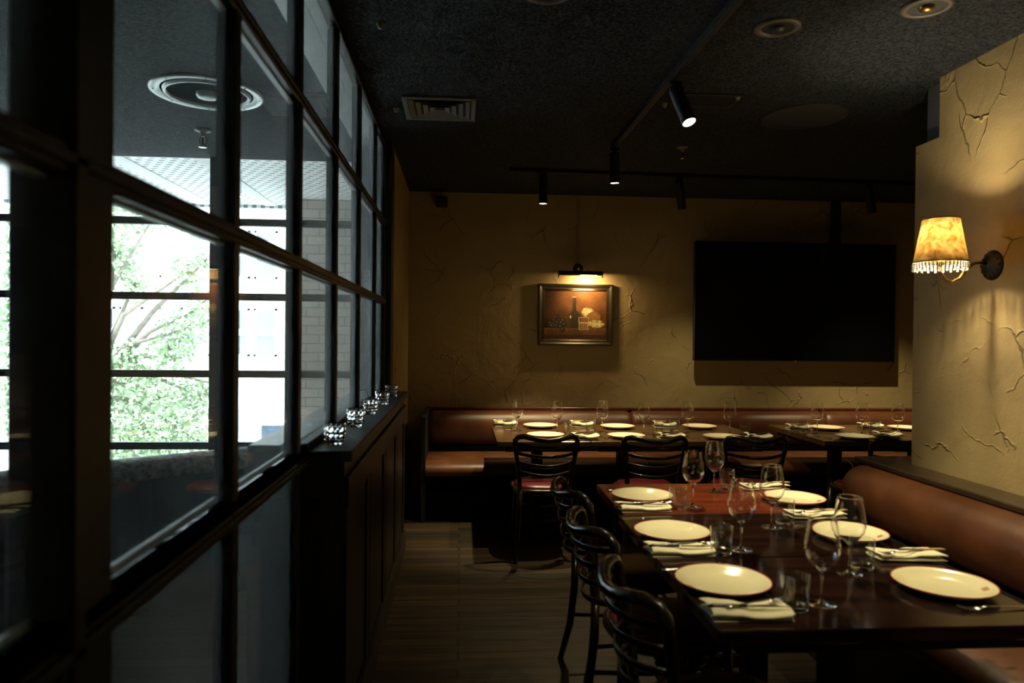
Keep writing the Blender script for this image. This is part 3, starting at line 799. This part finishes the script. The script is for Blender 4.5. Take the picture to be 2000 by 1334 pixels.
ld = bpy.data.lights.new('picture_lamp_light', 'AREA'); ld.shape = 'RECTANGLE'; ld.size = .14; ld.size_y = .02; ld.energy = 6.5; ld.color = (1, .70, .32); ld.spread = math.radians(178)
lo = bpy.data.objects.new('picture_lamp_light', ld); COL.objects.link(lo); lo.parent = pl; lo.location = (.075, -.128, -.076); lo.rotation_euler = (math.radians(32), 0, 0)
b = MB(); b.box(-.011, .011, -.014, -.0, 0, .59, .003)
o = build('cable_conduit', b, 'conduit', None, (1.055, 6.449, 2.14)); tag(o, 'thin vertical conduit from the ceiling down to the picture lamp', 'conduit')

# television
tv = thing('television', 'large black wall television above the leather banquette', 'television', (3.03, 6.448, 1.80))
S = .976
tv.scale = (S, 1, S)
b = MB(); b.box(-.965, .965, -.145, -.105, -.55, .555, .006); build('casing', b, 'black', tv)
b = MB(); b.box(-.957, .957, -.1475, -.1445, -.540, .547, .001); build('screen', b, 'black_gloss', tv)
b = MB(); b.box(-.35, .35, -.105, -.03, -.25, .25, .01); b.box(-.25, .25, -.03, 0, -.2, .2, .005); build('wall_bracket', b, 'blackmetal', tv)
b = MB(); b.box(.375, .455, -.09, -.045, .25, .972, .004); build('ceiling_pole', b, 'blackmetal', tv)
b = MB(); b.box(-.002, .002, -.149, -.146, -.549, -.545); build('standby_light', b, 'led', tv)

# outlet
b = MB(); b.box(-.47, -.464, 6.12, 6.20, .20, .29, .002); o = tag(build('wall_socket', b, 'white'), 'small white socket low on the left pier by the banquette end', 'socket')

# ================================================================== BANQUETTES
def banquette_mod(x0, x1, label, ends=(False, False)):
    t = thing('banquette', label, 'banquette', ((x0+x1)/2, 6.0, 0)); t['group'] = 'leather banquettes along the back wall'
    a, c = x0-(x0+x1)/2+.002, x1-(x0+x1)/2-.002
    yb = .44  # wall side local y
    # seat cushion profile (y,z), front at -.39
    pr = [(.25, .36), (.25, .455), (.20, .468), (-.10, .474), (-.27, .472), (-.34, .462), (-.38, .44), (-.395, .41), (-.39, .375), (-.37, .36)]
    b = MB(); b.sweep(pr, a+.001, c-.001, 'x', segs=8); build('seat', b, 'leather', t)
    pr = [(.40, .50), (.40, .80), (.345, .808), (.30, .80), (.262, .775), (.238, .735), (.228, .69), (.232, .64), (.25, .59), (.275, .545), (.30, .515), (.33, .50)]
    b = MB()
    nseg = 20
    def bulge(k): 
        e = min(k, 1-k)*(c-a)
        return 1-.10*max(0, 1-e/.035)**2
    # finer rings at the ends
    import bisect
    ts = [0, .004, .010, .02, .035, .06]+[.06+(c-a-.12)*i/6 for i in range(1, 6)]+[c-a-.06, c-a-.035, c-a-.02, c-a-.010, c-a-.004, c-a]
    vv = []; n = len(pr); cy = sum(p[0] for p in pr)/n; cz = sum(p[1] for p in pr)/n
    for tt in ts:
        e = min(tt, c-a-tt); k = 1-.16*max(0, 1-e/.035)**2
        for (p, q_) in pr: vv.append((a+tt, cy+(p-cy)*k+.0, cz+(q_-cz)*k))
    F = [(i*n+k, i*n+(k+1) % n, (i+1)*n+(k+1) % n, (i+1)*n+k) for i in range(len(ts)-1) for k in range(n)]
    b.add(vv, F, True); b.add(vv[:n], [list(range(n))]); b.add(vv[-n:], [list(range(n))])
    build('backrest', b, 'leather', t)
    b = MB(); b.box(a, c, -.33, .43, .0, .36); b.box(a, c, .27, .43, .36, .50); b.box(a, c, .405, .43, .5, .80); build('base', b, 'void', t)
    b = MB(); b.box(a, c, .375, .446, .806, .832, .004); build('cap_rail', b, 'capx', t)
    if ends[0]:
        b = MB(); b.box(a-.035, a, -.36, .43, 0, .83, .004); build('end_panel', b, 'black', t)
    return t
banquette_mod(-.27, 1.52, 'tan leather banquette under the framed picture, ending at the dark corner', (True, False))
banquette_mod(1.52, 3.30, 'tan leather banquette below the left part of the television')
banquette_mod(3.30, 4.74, 'tan leather banquette below the right part of the television, mostly behind the plaster wall')

# booth along right wall
bo = thing('booth_bench', 'tan leather booth bench with rolled back along the plaster wall', 'bench', (2.0, 1.6, 0))
def prx(pr): return pr
pr = [(.25, .36), (.25, .455), (.0, .472), (-.30, .474), (-.37, .468), (-.42, .45), (-.445, .42), (-.44, .38), (-.41, .36)]
b = MB(); b.sweep(pr, -2.4, 2.12, 'y', segs=6); build('seat', b, 'leather', bo)
pr = [(.24, .50), (.24, .785), (.185, .803), (.13, .80), (.085, .775), (.055, .735), (.042, .69), (.045, .64), (.062, .59), (.09, .545), (.12, .515), (.16, .50)]
ts = [-2.4, -1.0, 0, .8, 1.4, 1.8, 2.04, 2.10, 2.13, 2.15, 2.16]
vv = []; n = len(pr); cy = sum(p[0] for p in pr)/n; cz = sum(p[1] for p in pr)/n
for tt in ts:
    e = 2.16-tt; k = 1-.45*max(0, 1-e/.10)**2.2
    for (p, q_) in pr: vv.append((cy+(p-cy)*k, tt, cz+(q_-cz)*k))
b = MB(); b.add(vv, [(i*n+k, i*n+(k+1) % n, (i+1)*n+(k+1) % n, (i+1)*n+k) for i in range(len(ts)-1) for k in range(n)], True); b.add(vv[:n], [list(range(n))]); b.add(vv[-n:], [list(range(n))])
build('backrest', b, 'leather', bo)
b = MB(); b.box(-.37, .31, -2.4, 2.10, 0, .36); b.box(.10, .31, -2.4, 2.10, .36, .50); b.box(.245, .31, -2.4, 2.15, .50, .795); b.box(.05, .60, 1.935, 2.17, 0, .60); build('base', b, 'black', bo)
b = MB(); b.box(.15, .315, -2.4, 2.17, .806, .832, .005); b.box(.315, .60, 1.935, 2.17, .806, .832, .005); build('cap_rail', b, 'capdark', bo)

# ================================================================== TABLES
def table(w_, d_, mtop, label, group):
    """w_ along x, d_ along y"""
    t = thing('dining_table', label, 'table'); t['group'] = group
    b = MB(); b.box(-w_/2+.001, w_/2-.001, -d_/2+.001, d_/2-.001, .712, .75, .0035); build('tabletop', b, mtop, t)
    b = MB(); b.box(-w_/2+.06, w_/2-.06, -d_/2+.05, d_/2-.05, .67, .712, .003); build('apron', b, 'black', t)
    b = MB(); b.box(-.04, .04, -.04, .04, .05, .672, .004); build('pedestal', b, 'blackmetal', t)
    b = MB(); b.box(-.22, .22, -.035, .035, .004, .05, .01); b.box(-.035, .035, -.22, .22, .004, .05, .01)
    for sx, sy in ((.2, 0), (-.2, 0), (0, .2), (0, -.2)): b.lathe([(0, 0), (.02, 0), (.02, .005), (0, .005)], 12, sx, sy)
    build('foot', b, 'blackmetal', t)
    return t
gN = 'near dining tables pushed together along the booth'
T1 = Proto(table(.905, .575, 'table', 'x', gN)); TX = 1.093
T1.place((TX, 1.998, 0), 0, 'dark red-brown dining table nearest the camera beside the booth')
T1.place((TX, 2.577, 0), 0, 'dark red-brown dining table in the middle of the three along the booth')
t = table(.88, .59, 'table_red', 'x', gN); t.location = (TX+.014, 3.164, 0); t['label'] = 'reddish dining table farthest of the three along the booth'
gB = 'dining tables in front of the back banquette'
TB = Proto(table(.648, .93, 'table_back', 'x', gB))
TBX = [(.575, 'brown dining table under the framed picture, end of the row'), (1.225, 'brown dining table in the middle of the row of three by the banquette'),
       (1.875, 'brown dining table at the gap, end of the row of three'), (2.885, 'brown dining table below the television, just past the gap'), (3.535, 'brown dining table half hidden behind the plaster wall')]
for x, l in TBX: TB.place((x, 5.335, 0), 0, l)

# ================================================================== CHAIRS
def make_chair():
    t = thing('bentwood_chair', 'x', 'chair')
    # back frame: two posts bending into the bowed top rail
    pts = []
    left = [(-.165, -.205, .44), (-.17, -.212, .56), (-.19, -.225, .68), (-.205, -.240, .76), (-.203, -.248, .795), (-.187, -.260, .816), (-.158, -.284, .826), (-.112, -.314, .821), (-.056, -.332, .808), (0, -.338, .803)]
    right = [(-x, y, z) for x, y, z in left[:-1]][::-1]
    b = MB(); b.tube(left+right, [.0155]*4+[.0170]*3+[.0185]*6+[.0170]*2+[.0155]*4, 12); build('back_frame', b, 'chair', t)
    for z, hw in ((.775, .198), (.713, .187), (.650, .175), (.586, .163)):
        yy = -.215-.04*(z-.56)/.2
        p = []
        for k in range(15):
            s_ = -1+2*k/14; p.append((s_*hw, yy-.074*(1-s_*s_), z-.016*(1-s_*s_)))
        b = MB(); b.tube(p, .011, 10, ell=(1.0, .42), up=(0, 0, 1)); build('slat', b, 'chair', t)
    # seat: rounded-trapezoid wooden rim and pad
    def outline(s_, n=40):
        o_ = []
        for k in range(n):
            a = 2*PI*k/n; c_, d_ = math.cos(a), math.sin(a)
            e = 2/3.0
            x = .205*s_*math.copysign(abs(c_)**e, c_)*(1+.06*d_); y = .205*s_*math.copysign(abs(d_)**e, d_); o_.append((x, y))
        return o_
    b = MB(); rings = [(.97, .420), (1.0, .428), (1.0, .452), (.975, .460), (.90, .460)]
    n = 40; vv = []
    for s_, z in rings: vv += [(x, y, z) for x, y in outline(s_)]
    F = [(i*n+k, i*n+(k+1) % n, (i+1)*n+(k+1) % n, (i+1)*n+k) for i in range(len(rings)-1) for k in range(n)]
    F.append(list(range(n))); F.append([(len(rings)-1)*n+k for k in range(n)])
    b.add(vv, F, True); build('seat', b, 'chair', t)
    b = MB(); rings = [(.90, .459), (.89, .470), (.82, .480), (.6, .487), (.3, .489)]; vv = []
    for s_, z in rings: vv += [(x, y, z) for x, y in outline(s_)]
    F = [(i*n+k, i*n+(k+1) % n, (i+1)*n+(k+1) % n, (i+1)*n+k) for i in range(len(rings)-1) for k in range(n)]
    F.append([(len(rings)-1)*n+k for k in range(n)]); b.add(vv, F, True); o = build('seat_pad', b, 'red_pad', t); o['label'] = 'burgundy upholstered pad'
    for s_ in (-1, 1):
        b = MB(); b.tube([(s_*.165, -.205, .47), (s_*.168, -.206, .34), (s_*.178, -.222, .17), (s_*.195, -.262, .0)], [.0165, .017, .016, .0135], 12); build('leg', b, 'chair', t)
        b = MB(); b.tube([(s_*.155, .165, .43), (s_*.165, .178, .22), (s_*.178, .195, 0)], [.017, .015, .012], 12); build('leg', b, 'chair', t)
        b = MB(); b.tube([(s_*.172, -.215, .21), (s_*.15, 0, .20), (s_*.168, .18, .205)], .009, 8); build('stretcher', b, 'chair', t)
    b = MB(); b.tube([(-.158, .03, .202), (0, .015, .20), (.158, .03, .202)], .009, 8); build('stretcher', b, 'chair', t)
    b = MB(); b.tube([(.15*math.cos(a), .0+.15*math.sin(a), .345) for a in [2*PI*k/32 for k in range(32)]], .008, 8, closed=True); build('ring_brace', b, 'chair', t)
    return t
CH = make_chair(); CH['group'] = 'dark bentwood chairs with slatted backs'; CP = Proto(CH)
CP.place((.555, 4.86, 0), .02, 'dark bentwood chair in front of the table under the framed picture')
CP.place((1.262, 4.80, 0), -.02, 'dark bentwood chair at the middle table of the back row')
CP.place((1.935, 4.80, 0), -.03, 'dark bentwood chair at the back table beside the gap')
CP.place((2.80, 4.74, 0), math.radians(13), 'dark bentwood chair turned aside, next to the plaster wall edge')
CP.place((.745, 3.06, 0), math.radians(-84.5), 'dark bentwood chair at the farthest of the near tables, back to the aisle')
CP.place((.73, 2.50, 0), math.radians(-85), 'dark bentwood chair at the middle near table, back to the aisle')
CP.place((.73, 1.90, 0), math.radians(-86), 'dark bentwood chair nearest the camera, back to the aisle')

# ================================================================== TABLEWARE
ZT = .7502
def make_plate():
    t = thing('dinner_plate', 'x', 'plate')
    R_ = .1355
    b = MB(); b.lathe([(0, .0035), (.078, .0035), (.092, .006), (.118, .0165), (R_-.0025, .0225), (R_, .0225), (R_, .0210), (.122, .0145), (.094, .003), (.080, .0), (.074, .0), (.070, .002), (0, .002)], 72)
    build('dish', b, 'china', t)
    b = MB(); b.tube([((R_-.0005)*math.cos(2*PI*k/72), (R_-.0005)*math.sin(2*PI*k/72), 0.0226) for k in range(72)], .0017, 6, closed=True); build('rim_line', b, 'red', t)
    b = MB()
    for q in (-.0065, .0065):
        # small red mark on the sloping rim
        x0, x1 = .098, .114
        zf = lambda x: .0086+(x-.098)*(.0165-.006)/.026+.0006
        b.add([(-x0, q-.0035, zf(x0)), (-x1, q-.0035, zf(x1)), (-x1, q+.0035, zf(x1)), (-x0, q+.0035, zf(x0)),
               (-x0, q-.0035, zf(x0)-.0012), (-x1, q-.0035, zf(x1)-.0012), (-x1, q+.0035, zf(x1)-.0012), (-x0, q+.0035, zf(x0)-.0012)],
              [(0, 1, 2, 3), (4, 5, 6, 7), (0, 1, 5, 4), (1, 2, 6, 5), (2, 3, 7, 6), (3, 0, 4, 7)])
    build('emblem', b, 'red', t)
    return t
def make_wine():
    t = thing('wine_glass', 'x', 'wine glass')
    outer = [(.0042, .088), (.0075, .092), (.018, .100), (.032, .113), (.0425, .130), (.0465, .148), (.0460, .168), (.0425, .192), (.0385, .215), (.0363, .2335), (.0361, .2352), (.0360, .236)]
    inner = [(x-.0013, z+.0004) for x, z in outer[2:]][::-1]
    b = MB(); b.lathe([(0, .086)]+outer+[(.0353, .2368)]+inner[0:]+[(.010, .0985), (0, .0965)], 40); build('bowl', b, 'glass', t)
    b = MB(); b.lathe([(0, .0845), (.0042, .0845), (.0036, .075), (.0034, .045), (.0038, .018), (.0055, .010), (.012, .0055), (.028, .0030), (.0365, .0022), (.0372, .0012), (.0365, .0), (0, .0003)], 32); build('stem', b, 'glass', t)
    return t
def make_tumbler():
    t = thing('water_tumbler', 'x', 'tumbler')
    b = MB(); b.lathe([(.0335, .013), (.0346, .0132), (.038, .092), (.0375, .0935), (.0366, .092), (.0332, .0155)], 36, closed=True); build('glass_body', b, 'thinglass', t)
    b = MB(); b.lathe([(0, 0), (.029, 0), (.0315, .0006), (.033, .003), (.0344, .0118), (.0345, .0128), (.0338, .0129), (.032, .0124), (.026, .0105), (0, .0095)], 36); build('glass_base', b, 'glass', t); return t
def make_napkin():
    # folded linen: a Z-folded strip, length along x
    prof = []
    hw = .052
    layers = [(-hw, .0016), (-hw*.3, .002), (hw*.4, .002), (hw*.93, .0035), (hw, .006), (hw*.93, .0085), (hw*.3, .0095), (-hw*.5, .010), (-hw*.95, .0115), (-hw*1.02, .014), (-hw*.95, .0165), (-hw*.2, .0185), (hw*.5, .019), (hw*.88, .0185), (hw*.95, .016)]
    NX = 26; vv = []; n = len(layers)
    for i in range(NX+1):
        s_ = i/NX; x = -.105+.21*s_
        wv = .0035*math.sin(s_*7.0)+.002*math.sin(s_*17+1)
        for k, (y, z) in enumerate(layers):
            q = k/(n-1)
            vv.append((x+.006*math.sin(k*1.3)*(abs(s_-.5)*2)**4, y+.006*math.sin(s_*5+q*2)*q, z*(1+.25*math.sin(s_*6+1)*q)+max(0, wv)*q))
    b = MB(); b.add(vv, [(i*n+k, i*n+k+1, (i+1)*n+k+1, (i+1)*n+k) for i in range(NX) for k in range(n-1)], True)
    o = build('napkin', b, 'napkin'); md = o.modifiers.new('thickness', 'SOLIDIFY'); md.thickness = .0016; md.offset = 1
    return o
def make_knife(light):
    t = thing('table_knife', 'x', 'knife')
    b = MB(); b.tube([(-.105, 0, .006), (-.09, .001, .0065), (-.05, .002, .006), (-.005, 0, .006)], [.0045, .0075, .0062, .0055], 12, ell=(.75, 1.0), up=(0, 0, 1)); build('handle', b, 'knife_light' if light else 'knife_dark', t)
    b = MB(); n = 9; top = []; bot = []
    for k in range(n):
        x = .105*k/(n-1); hw = .0085*(1-(k/(n-1))**3)
        top.append((x, -.006)); bot.append((x, -.006+.002+hw*1.6))
    pts = top+bot[::-1]; m_ = len(pts)
    b.add([(x, y, .0052) for x, y in pts]+[(x, y, .0066) for x, y in pts], [list(range(m_)), [m_+i for i in range(m_)][::-1]]+[(i, (i+1) % m_, m_+(i+1) % m_, m_+i) for i in range(m_)])
    b.box(-.008, .002, -.005, .005, .003, .009, .0015); build('blade', b, 'steel', t)
    return t
def make_fork():
    t = MB()
    t.tube([(-.10, 0, .004), (-.085, 0, .0045), (-.03, 0, .007), (.02, 0, .009), (.035, 0, .007)], [.0055, .0052, .0032, .0028, .0035], 10, ell=(.35, 1.2), up=(0, 0, 1))
    t.tube([(.033, 0, .007), (.042, 0, .005), (.055, 0, .003)], [.004, .011, .011], 12, ell=(.16, 1.0), up=(0, 0, 1))
    for q in (-.0095, -.0032, .0032, .0095): t.tube([(.052, q, .003), (.07, q, .003), (.085, q, .006), (.098, q, .011)], [.0018, .0017, .0014, .0008], 6)
    return build('table_fork', t, 'steel')

PL, WG, TU = Proto(make_plate()), Proto(make_wine()), Proto(make_tumbler())
NP, KD, KL, FK = Proto(make_napkin()), Proto(make_knife(False)), Proto(make_knife(True)), Proto(make_fork())
for p, (c, g) in ((PL, ('plate', 'cream dinner plates with red rims')), (WG, ('wine glass', 'stemmed wine glasses on the tables')), (TU, ('tumbler', 'clear water tumblers on the tables')),
                  (NP, ('napkin', 'folded cream napkins')), (KD, ('knife', 'table knives lying on napkins')), (KL, ('knife', 'table knives lying on napkins')), (FK, ('fork', 'forks laid on the tables'))):
    p.root['category'] = c; p.root['group'] = g

NT = ['nearest table', 'middle near table', 'farthest near table']
BT = ['table under the picture', 'middle back table', 'back table beside the gap', 'back table below the television', 'back table behind wall edge']
# near settings: aisle side
for (x, y, k) in ((.764, 2.025, 0), (.771, 2.55, 1), (.813, 3.14, 2)):
    PL.place((x, y, ZT), .25, f'cream plate with red mark on the {NT[k]}, aisle side')
for (x, y, k) in ((1.398, 1.972, 0), (1.412, 2.51, 1), (1.468, 3.06, 2)):
    PL.place((x, y, ZT), PI-.35, f'cream plate with red rim on the {NT[k]}, booth side')
for (x, y, k) in ((.749, 1.812, 0), (.736, 2.345, 1), (.765, 2.935, 2)):
    NP.place((x, y, ZT), -.02+.04*k, f'folded cream napkin on the {NT[k]}, aisle side')
    KD.place((x-.0, y-.012, ZT+.021), -.06, f'dark handled knife on the aisle side napkin of the {NT[k]}')
    FK.place((x+.035, y+.008, ZT+.024), .05 if k else .28, f'fork on the aisle side napkin of the {NT[k]}')
for (x, y, k, rz) in ((1.47, 2.262, 0, PI-.10), (1.43, 2.80, 1, PI-.06), (1.452, 3.338, 2, PI)):
    NP.place((x, y, ZT), rz, f'folded cream napkin on the {NT[k]}, booth side')
    KL.place((x+.03, y+.005, ZT+.021), rz, f'pale handled knife on the booth side napkin of the {NT[k]}')
    FK.place((x-.02, y-.02, ZT+.024), rz+.35, f'fork on the booth side napkin of the {NT[k]}')
for (x, y, k, s_) in ((.983, 1.875, 0, 'aisle'), (1.197, 2.118, 0, 'booth'), (.957, 2.37, 1, 'aisle'), (1.188, 2.649, 1, 'booth'), (.992, 2.985, 2, 'aisle'), (1.191, 3.278, 2, 'booth')):
    WG.place((x, y, ZT), 0, f'wine glass on the {NT[k]}, {s_} side')
for (x, y, k, s_) in ((.895, 1.845, 0, 'aisle'), (1.265, 2.165, 0, 'booth'), (.875, 2.335, 1, 'aisle'), (1.262, 2.70, 1, 'booth'), (.918, 2.955, 2, 'aisle'), (1.273, 3.332, 2, 'booth')):
    TU.place((x, y, ZT), 0, f'water tumbler on the {NT[k]}, {s_} side')
# spare cutlery peeking beside plates
FK.place((1.43, 1.817, ZT), PI+.02, 'fork lying alone on bare wood by the booth side plate of the nearest table')
for (x, y, k) in ((.675, 2.165, 0), (.70, 2.66, 1), (.735, 3.30, 2)):
    FK.place((x+.05, y, ZT), .0, f'fork half hidden behind the aisle side plate of the {NT[k]}')

# back settings
def idx(x): return min(range(5), key=lambda i: abs(TBX[i][0]-x))
for (x, y) in ((.632, 5.62), (1.238, 5.57), (1.9, 5.575), (2.907, 5.50), (3.563, 5.50)):
    PL.place((x, y, ZT), PI*.93, f'cream plate on the banquette side of the {BT[idx(x)]}')
for (x, y) in ((.61, 5.085), (1.185, 5.04), (1.866, 4.995), (2.854, 5.0), (3.5, 5.0)):
    PL.place((x, y, ZT), 1.2, f'cream plate on the chair side of the {BT[idx(x)]}')
WB = ((.434, 5.43, 0, 'banquette side'), (.72, 5.29, 0, 'chair side'), (1.071, 5.345, 1, 'banquette side'), (1.353, 5.205, 1, 'chair side'), (1.721, 5.318, 2, 'banquette side'),
      (2.004, 5.206, 2, 'chair side'), (2.708, 5.263, 3, 'banquette side'), (3.044, 5.235, 3, 'chair side'), (3.30, 5.19, 4, 'banquette side'))
for (x, y, k, s_) in WB: WG.place((x, y, ZT), 0, f'wine glass at the {s_} setting of the {BT[k]}')
TBL = ((.365, 5.46, 0, 'banquette side'), (.789, 5.20, 0, 'chair side'), (.997, 5.43, 1, 'banquette side'), (1.434, 5.12, 1, 'chair side'), (1.650, 5.415, 2, 'banquette side'),
       (2.09, 5.124, 2, 'chair side'), (2.625, 5.33, 3, 'banquette side'), (3.137, 5.235, 3, 'chair side'), (3.222, 5.36, 4, 'banquette side'))
for (x, y, k, s_) in TBL: TU.place((x, y, ZT), 0, f'water tumbler at the {s_} setting of the {BT[k]}')
for (x, y, k, s_, rz) in ((.355, 5.70, 0, 'banquette side', .06), (.97, 5.66, 1, 'banquette side', -.06), (1.635, 5.635, 2, 'banquette side', -.15), (2.665, 5.47, 3, 'banquette side', -.05), (3.30, 5.55, 4, 'banquette side', .0),
                      (.875, 4.95, 0, 'chair side', .08), (1.49, 4.965, 1, 'chair side', .05), (2.118, 4.95, 2, 'chair side', -.12), (3.12, 5.03, 3, 'chair side', -.05)):
    o = NP.place((x, y, ZT), rz, f'folded cream napkin at the {s_} setting of the {BT[k]}'); o.scale = (.84, .9, 1.75)
    (KD if s_ == 'chair side' else KL).place((x+.01, y-.01, ZT+.0445), rz+.4, f'knife on the napkin at the {s_} setting of the {BT[k]}')
for (x, y, k) in ((.96, 5.19, 1), (1.02, 5.05, 0), (1.66, 5.06, 2), (2.25-.1, 5.08, 2), (2.66, 5.09, 3), (.42, 5.05, 0)):
    FK.place((x, y, ZT), PI/2+.15, None)
    FK_last = [o for o in (FK.root,)]
# label the back forks from their place
bf = [o for o in bpy.data.objects if o.name.startswith('table_fork') and o.location.y > 4.5]
lab = {0.96: 'fork standing out between the two settings of the back row, middle table', 1.02: 'fork at the chair side edge where picture table and middle table meet', 1.66: 'fork by the chair side plate of the back table beside the gap, picture-lamp side',
       2.15: 'fork at the gap edge of the last table in the row of three', 2.66: 'fork at the gap edge of the back table below the television', .42: 'fork at the outer edge of the table under the framed picture'}
for o in bf: o['label'] = lab[round(o.location.x, 2)]

# cut glass votives on the shelf
def make_votive():
    t = thing('votive_glass', 'x', 'votive glass')
    b = MB(); n = 12; vv = []; rings = []
    def ring_(rad, z, half):
        rings.append(len(vv))
        for i in range(n):
            a = 2*PI*(i+(.5 if half else 0))/n; vv.append((rad*math.cos(a), rad*math.sin(a), z))
    vv.append((0, 0, 0))
    zs = [(.029, 0), (.0345, .004), (.0325, .013), (.0360, .022), (.0340, .031), (.0372, .040), (.0352, .049), (.0385, .057), (.0385, .072), (.0372, .0735), (.0355, .072), (.0345, .057), (.031, .020), (.024, .013)]
    for i, (q, z) in enumerate(zs): ring_(q, z, i % 2 == 1 if i < 8 else False)
    vv.append((0, 0, .012)); F = []
    for i in range(n): F.append((0, rings[0]+(i+1) % n, rings[0]+i))
    for k in range(len(zs)-1):
        A, B_ = rings[k], rings[k+1]
        ha = (k % 2 == 1) if k < 8 else False; hb = ((k+1) % 2 == 1) if k+1 < 8 else False
        for i in range(n):
            j = (i+1) % n
            if ha == hb: F.append((A+i, A+j, B_+j, B_+i))
            elif not ha: F += [(A+i, A+j, B_+i), (A+j, B_+j, B_+i)]
            else: F += [(A+i, B_+j, B_+i), (A+i, A+j, B_+j)]
    for i in range(n): F.append((rings[-1]+i, rings[-1]+(i+1) % n, len(vv)-1))
    b.add(vv, F, False)
    build('cup', b, 'cutglass', t)
    return t
VT = Proto(make_votive()); VT.root['group'] = 'cut glass votives on the shelf'
for (x, y, l) in ((-.437, 2.545, 'cut glass votive nearest the camera on the charcoal shelf'), (-.437, 3.055, 'cut glass votive second from the camera on the charcoal shelf'), (-.438, 3.54, 'cut glass votive in the middle of the five on the charcoal shelf'),
                  (-.43, 4.0, 'cut glass votive second from the far end of the charcoal shelf'), (-.43, 4.52, 'cut glass votive at the far end of the charcoal shelf')):
    VT.place((x, y, 1.0823), 0, l)

# ================================================================== SCONCE
SX, SY = 2.06, 2.955
sn = thing('wall_sconce', 'wall sconce with mottled parchment shade and bead fringe on the plaster wall', 'wall lamp', (2.32, 2.985, 1.80))
b = MB(); b.lathe([(0, .03), (.018, .028), (.024, .018), (.045, .015), (.058, .010), (.066, .003), (.066, 0), (0, 0)], 36)
for k in range(12):
    a = 2*PI*k/12; b.sphere((.052*math.cos(a), .052*math.sin(a), .012), .006, 8)
b.xf(Matrix.Rotation(-PI/2, 4, 'Y')); build('backplate', b, 'iron', sn)
b = MB(); b.tube([(-.02, 0, .005), (-.06, -.003, .012), (-.10, -.01, .005), (-.135, -.015, -.025), (-.165, -.02, -.062), (-.205, -.025, -.08), (-.24, -.03, -.068), (-.258, -.03, -.04), (-.26, -.03, -.005)], .0075, 12); build('arm', b, 'brass', sn)
b = MB(); b.lathe([(0, -.01), (.014, -.008), (.02, .002), (.02, .008), (.012, .012), (.012, .055), (0, .055)], 20, -.26, -.03); build('candle_cup', b, 'brass', sn)
b = MB(); b.lathe([(.0, .05), (.013, .06), (.019, .085), (.016, .105), (.006, .125), (0, .13)], 20, -.26, -.03); build('bulb', b, 'thinglass', sn)
b = MB(); b.tube([(-.266, -.03, .062), (-.266, -.03, .12), (-.254, -.03, .12), (-.254, -.03, .062)], .0016, 6); build('filament', b, 'bulb', sn)
b = MB(); n = 48
prof = [(.104, .008), (.0715, .190), (.0700, .190), (.1025, .008)]
b.lathe(prof, n, -.26, -.03, closed=True); build('lamp_shade', b, 'shade', sn)
b = MB(); b.tube([(-.26+.1042*math.cos(2*PI*k/48), -.03+.1042*math.sin(2*PI*k/48), .006) for k in range(48)], .003, 6, closed=True)
b.tube([(-.26+.0715*math.cos(2*PI*k/48), -.03+.0715*math.sin(2*PI*k/48), .191) for k in range(48)], .0022, 6, closed=True); build('shade_trim', b, 'iron', sn)
b = MB()
for k in range(44):
    a = 2*PI*k/44
    for j in range(3 if k % 2 else 4): b.sphere((-.26+.104*math.cos(a), -.03+.104*math.sin(a), -.003-.0085*j), .0052, 8)
build('bead_fringe', b, simple('pearl_beads', (.85, .8, .68), .2), sn)
for zl, en in ((.086, 20.0), (.138, 11.5)):   # one bulb's light split in two; upper point added to shape the wall glow
    ld = bpy.data.lights.new('sconce_light', 'POINT'); ld.energy = en; ld.color = (1, .86, .54); ld.shadow_soft_size = .016
    lo = bpy.data.objects.new('sconce_light', ld); COL.objects.link(lo); lo.parent = sn; lo.location = (-.26, -.03, zl)
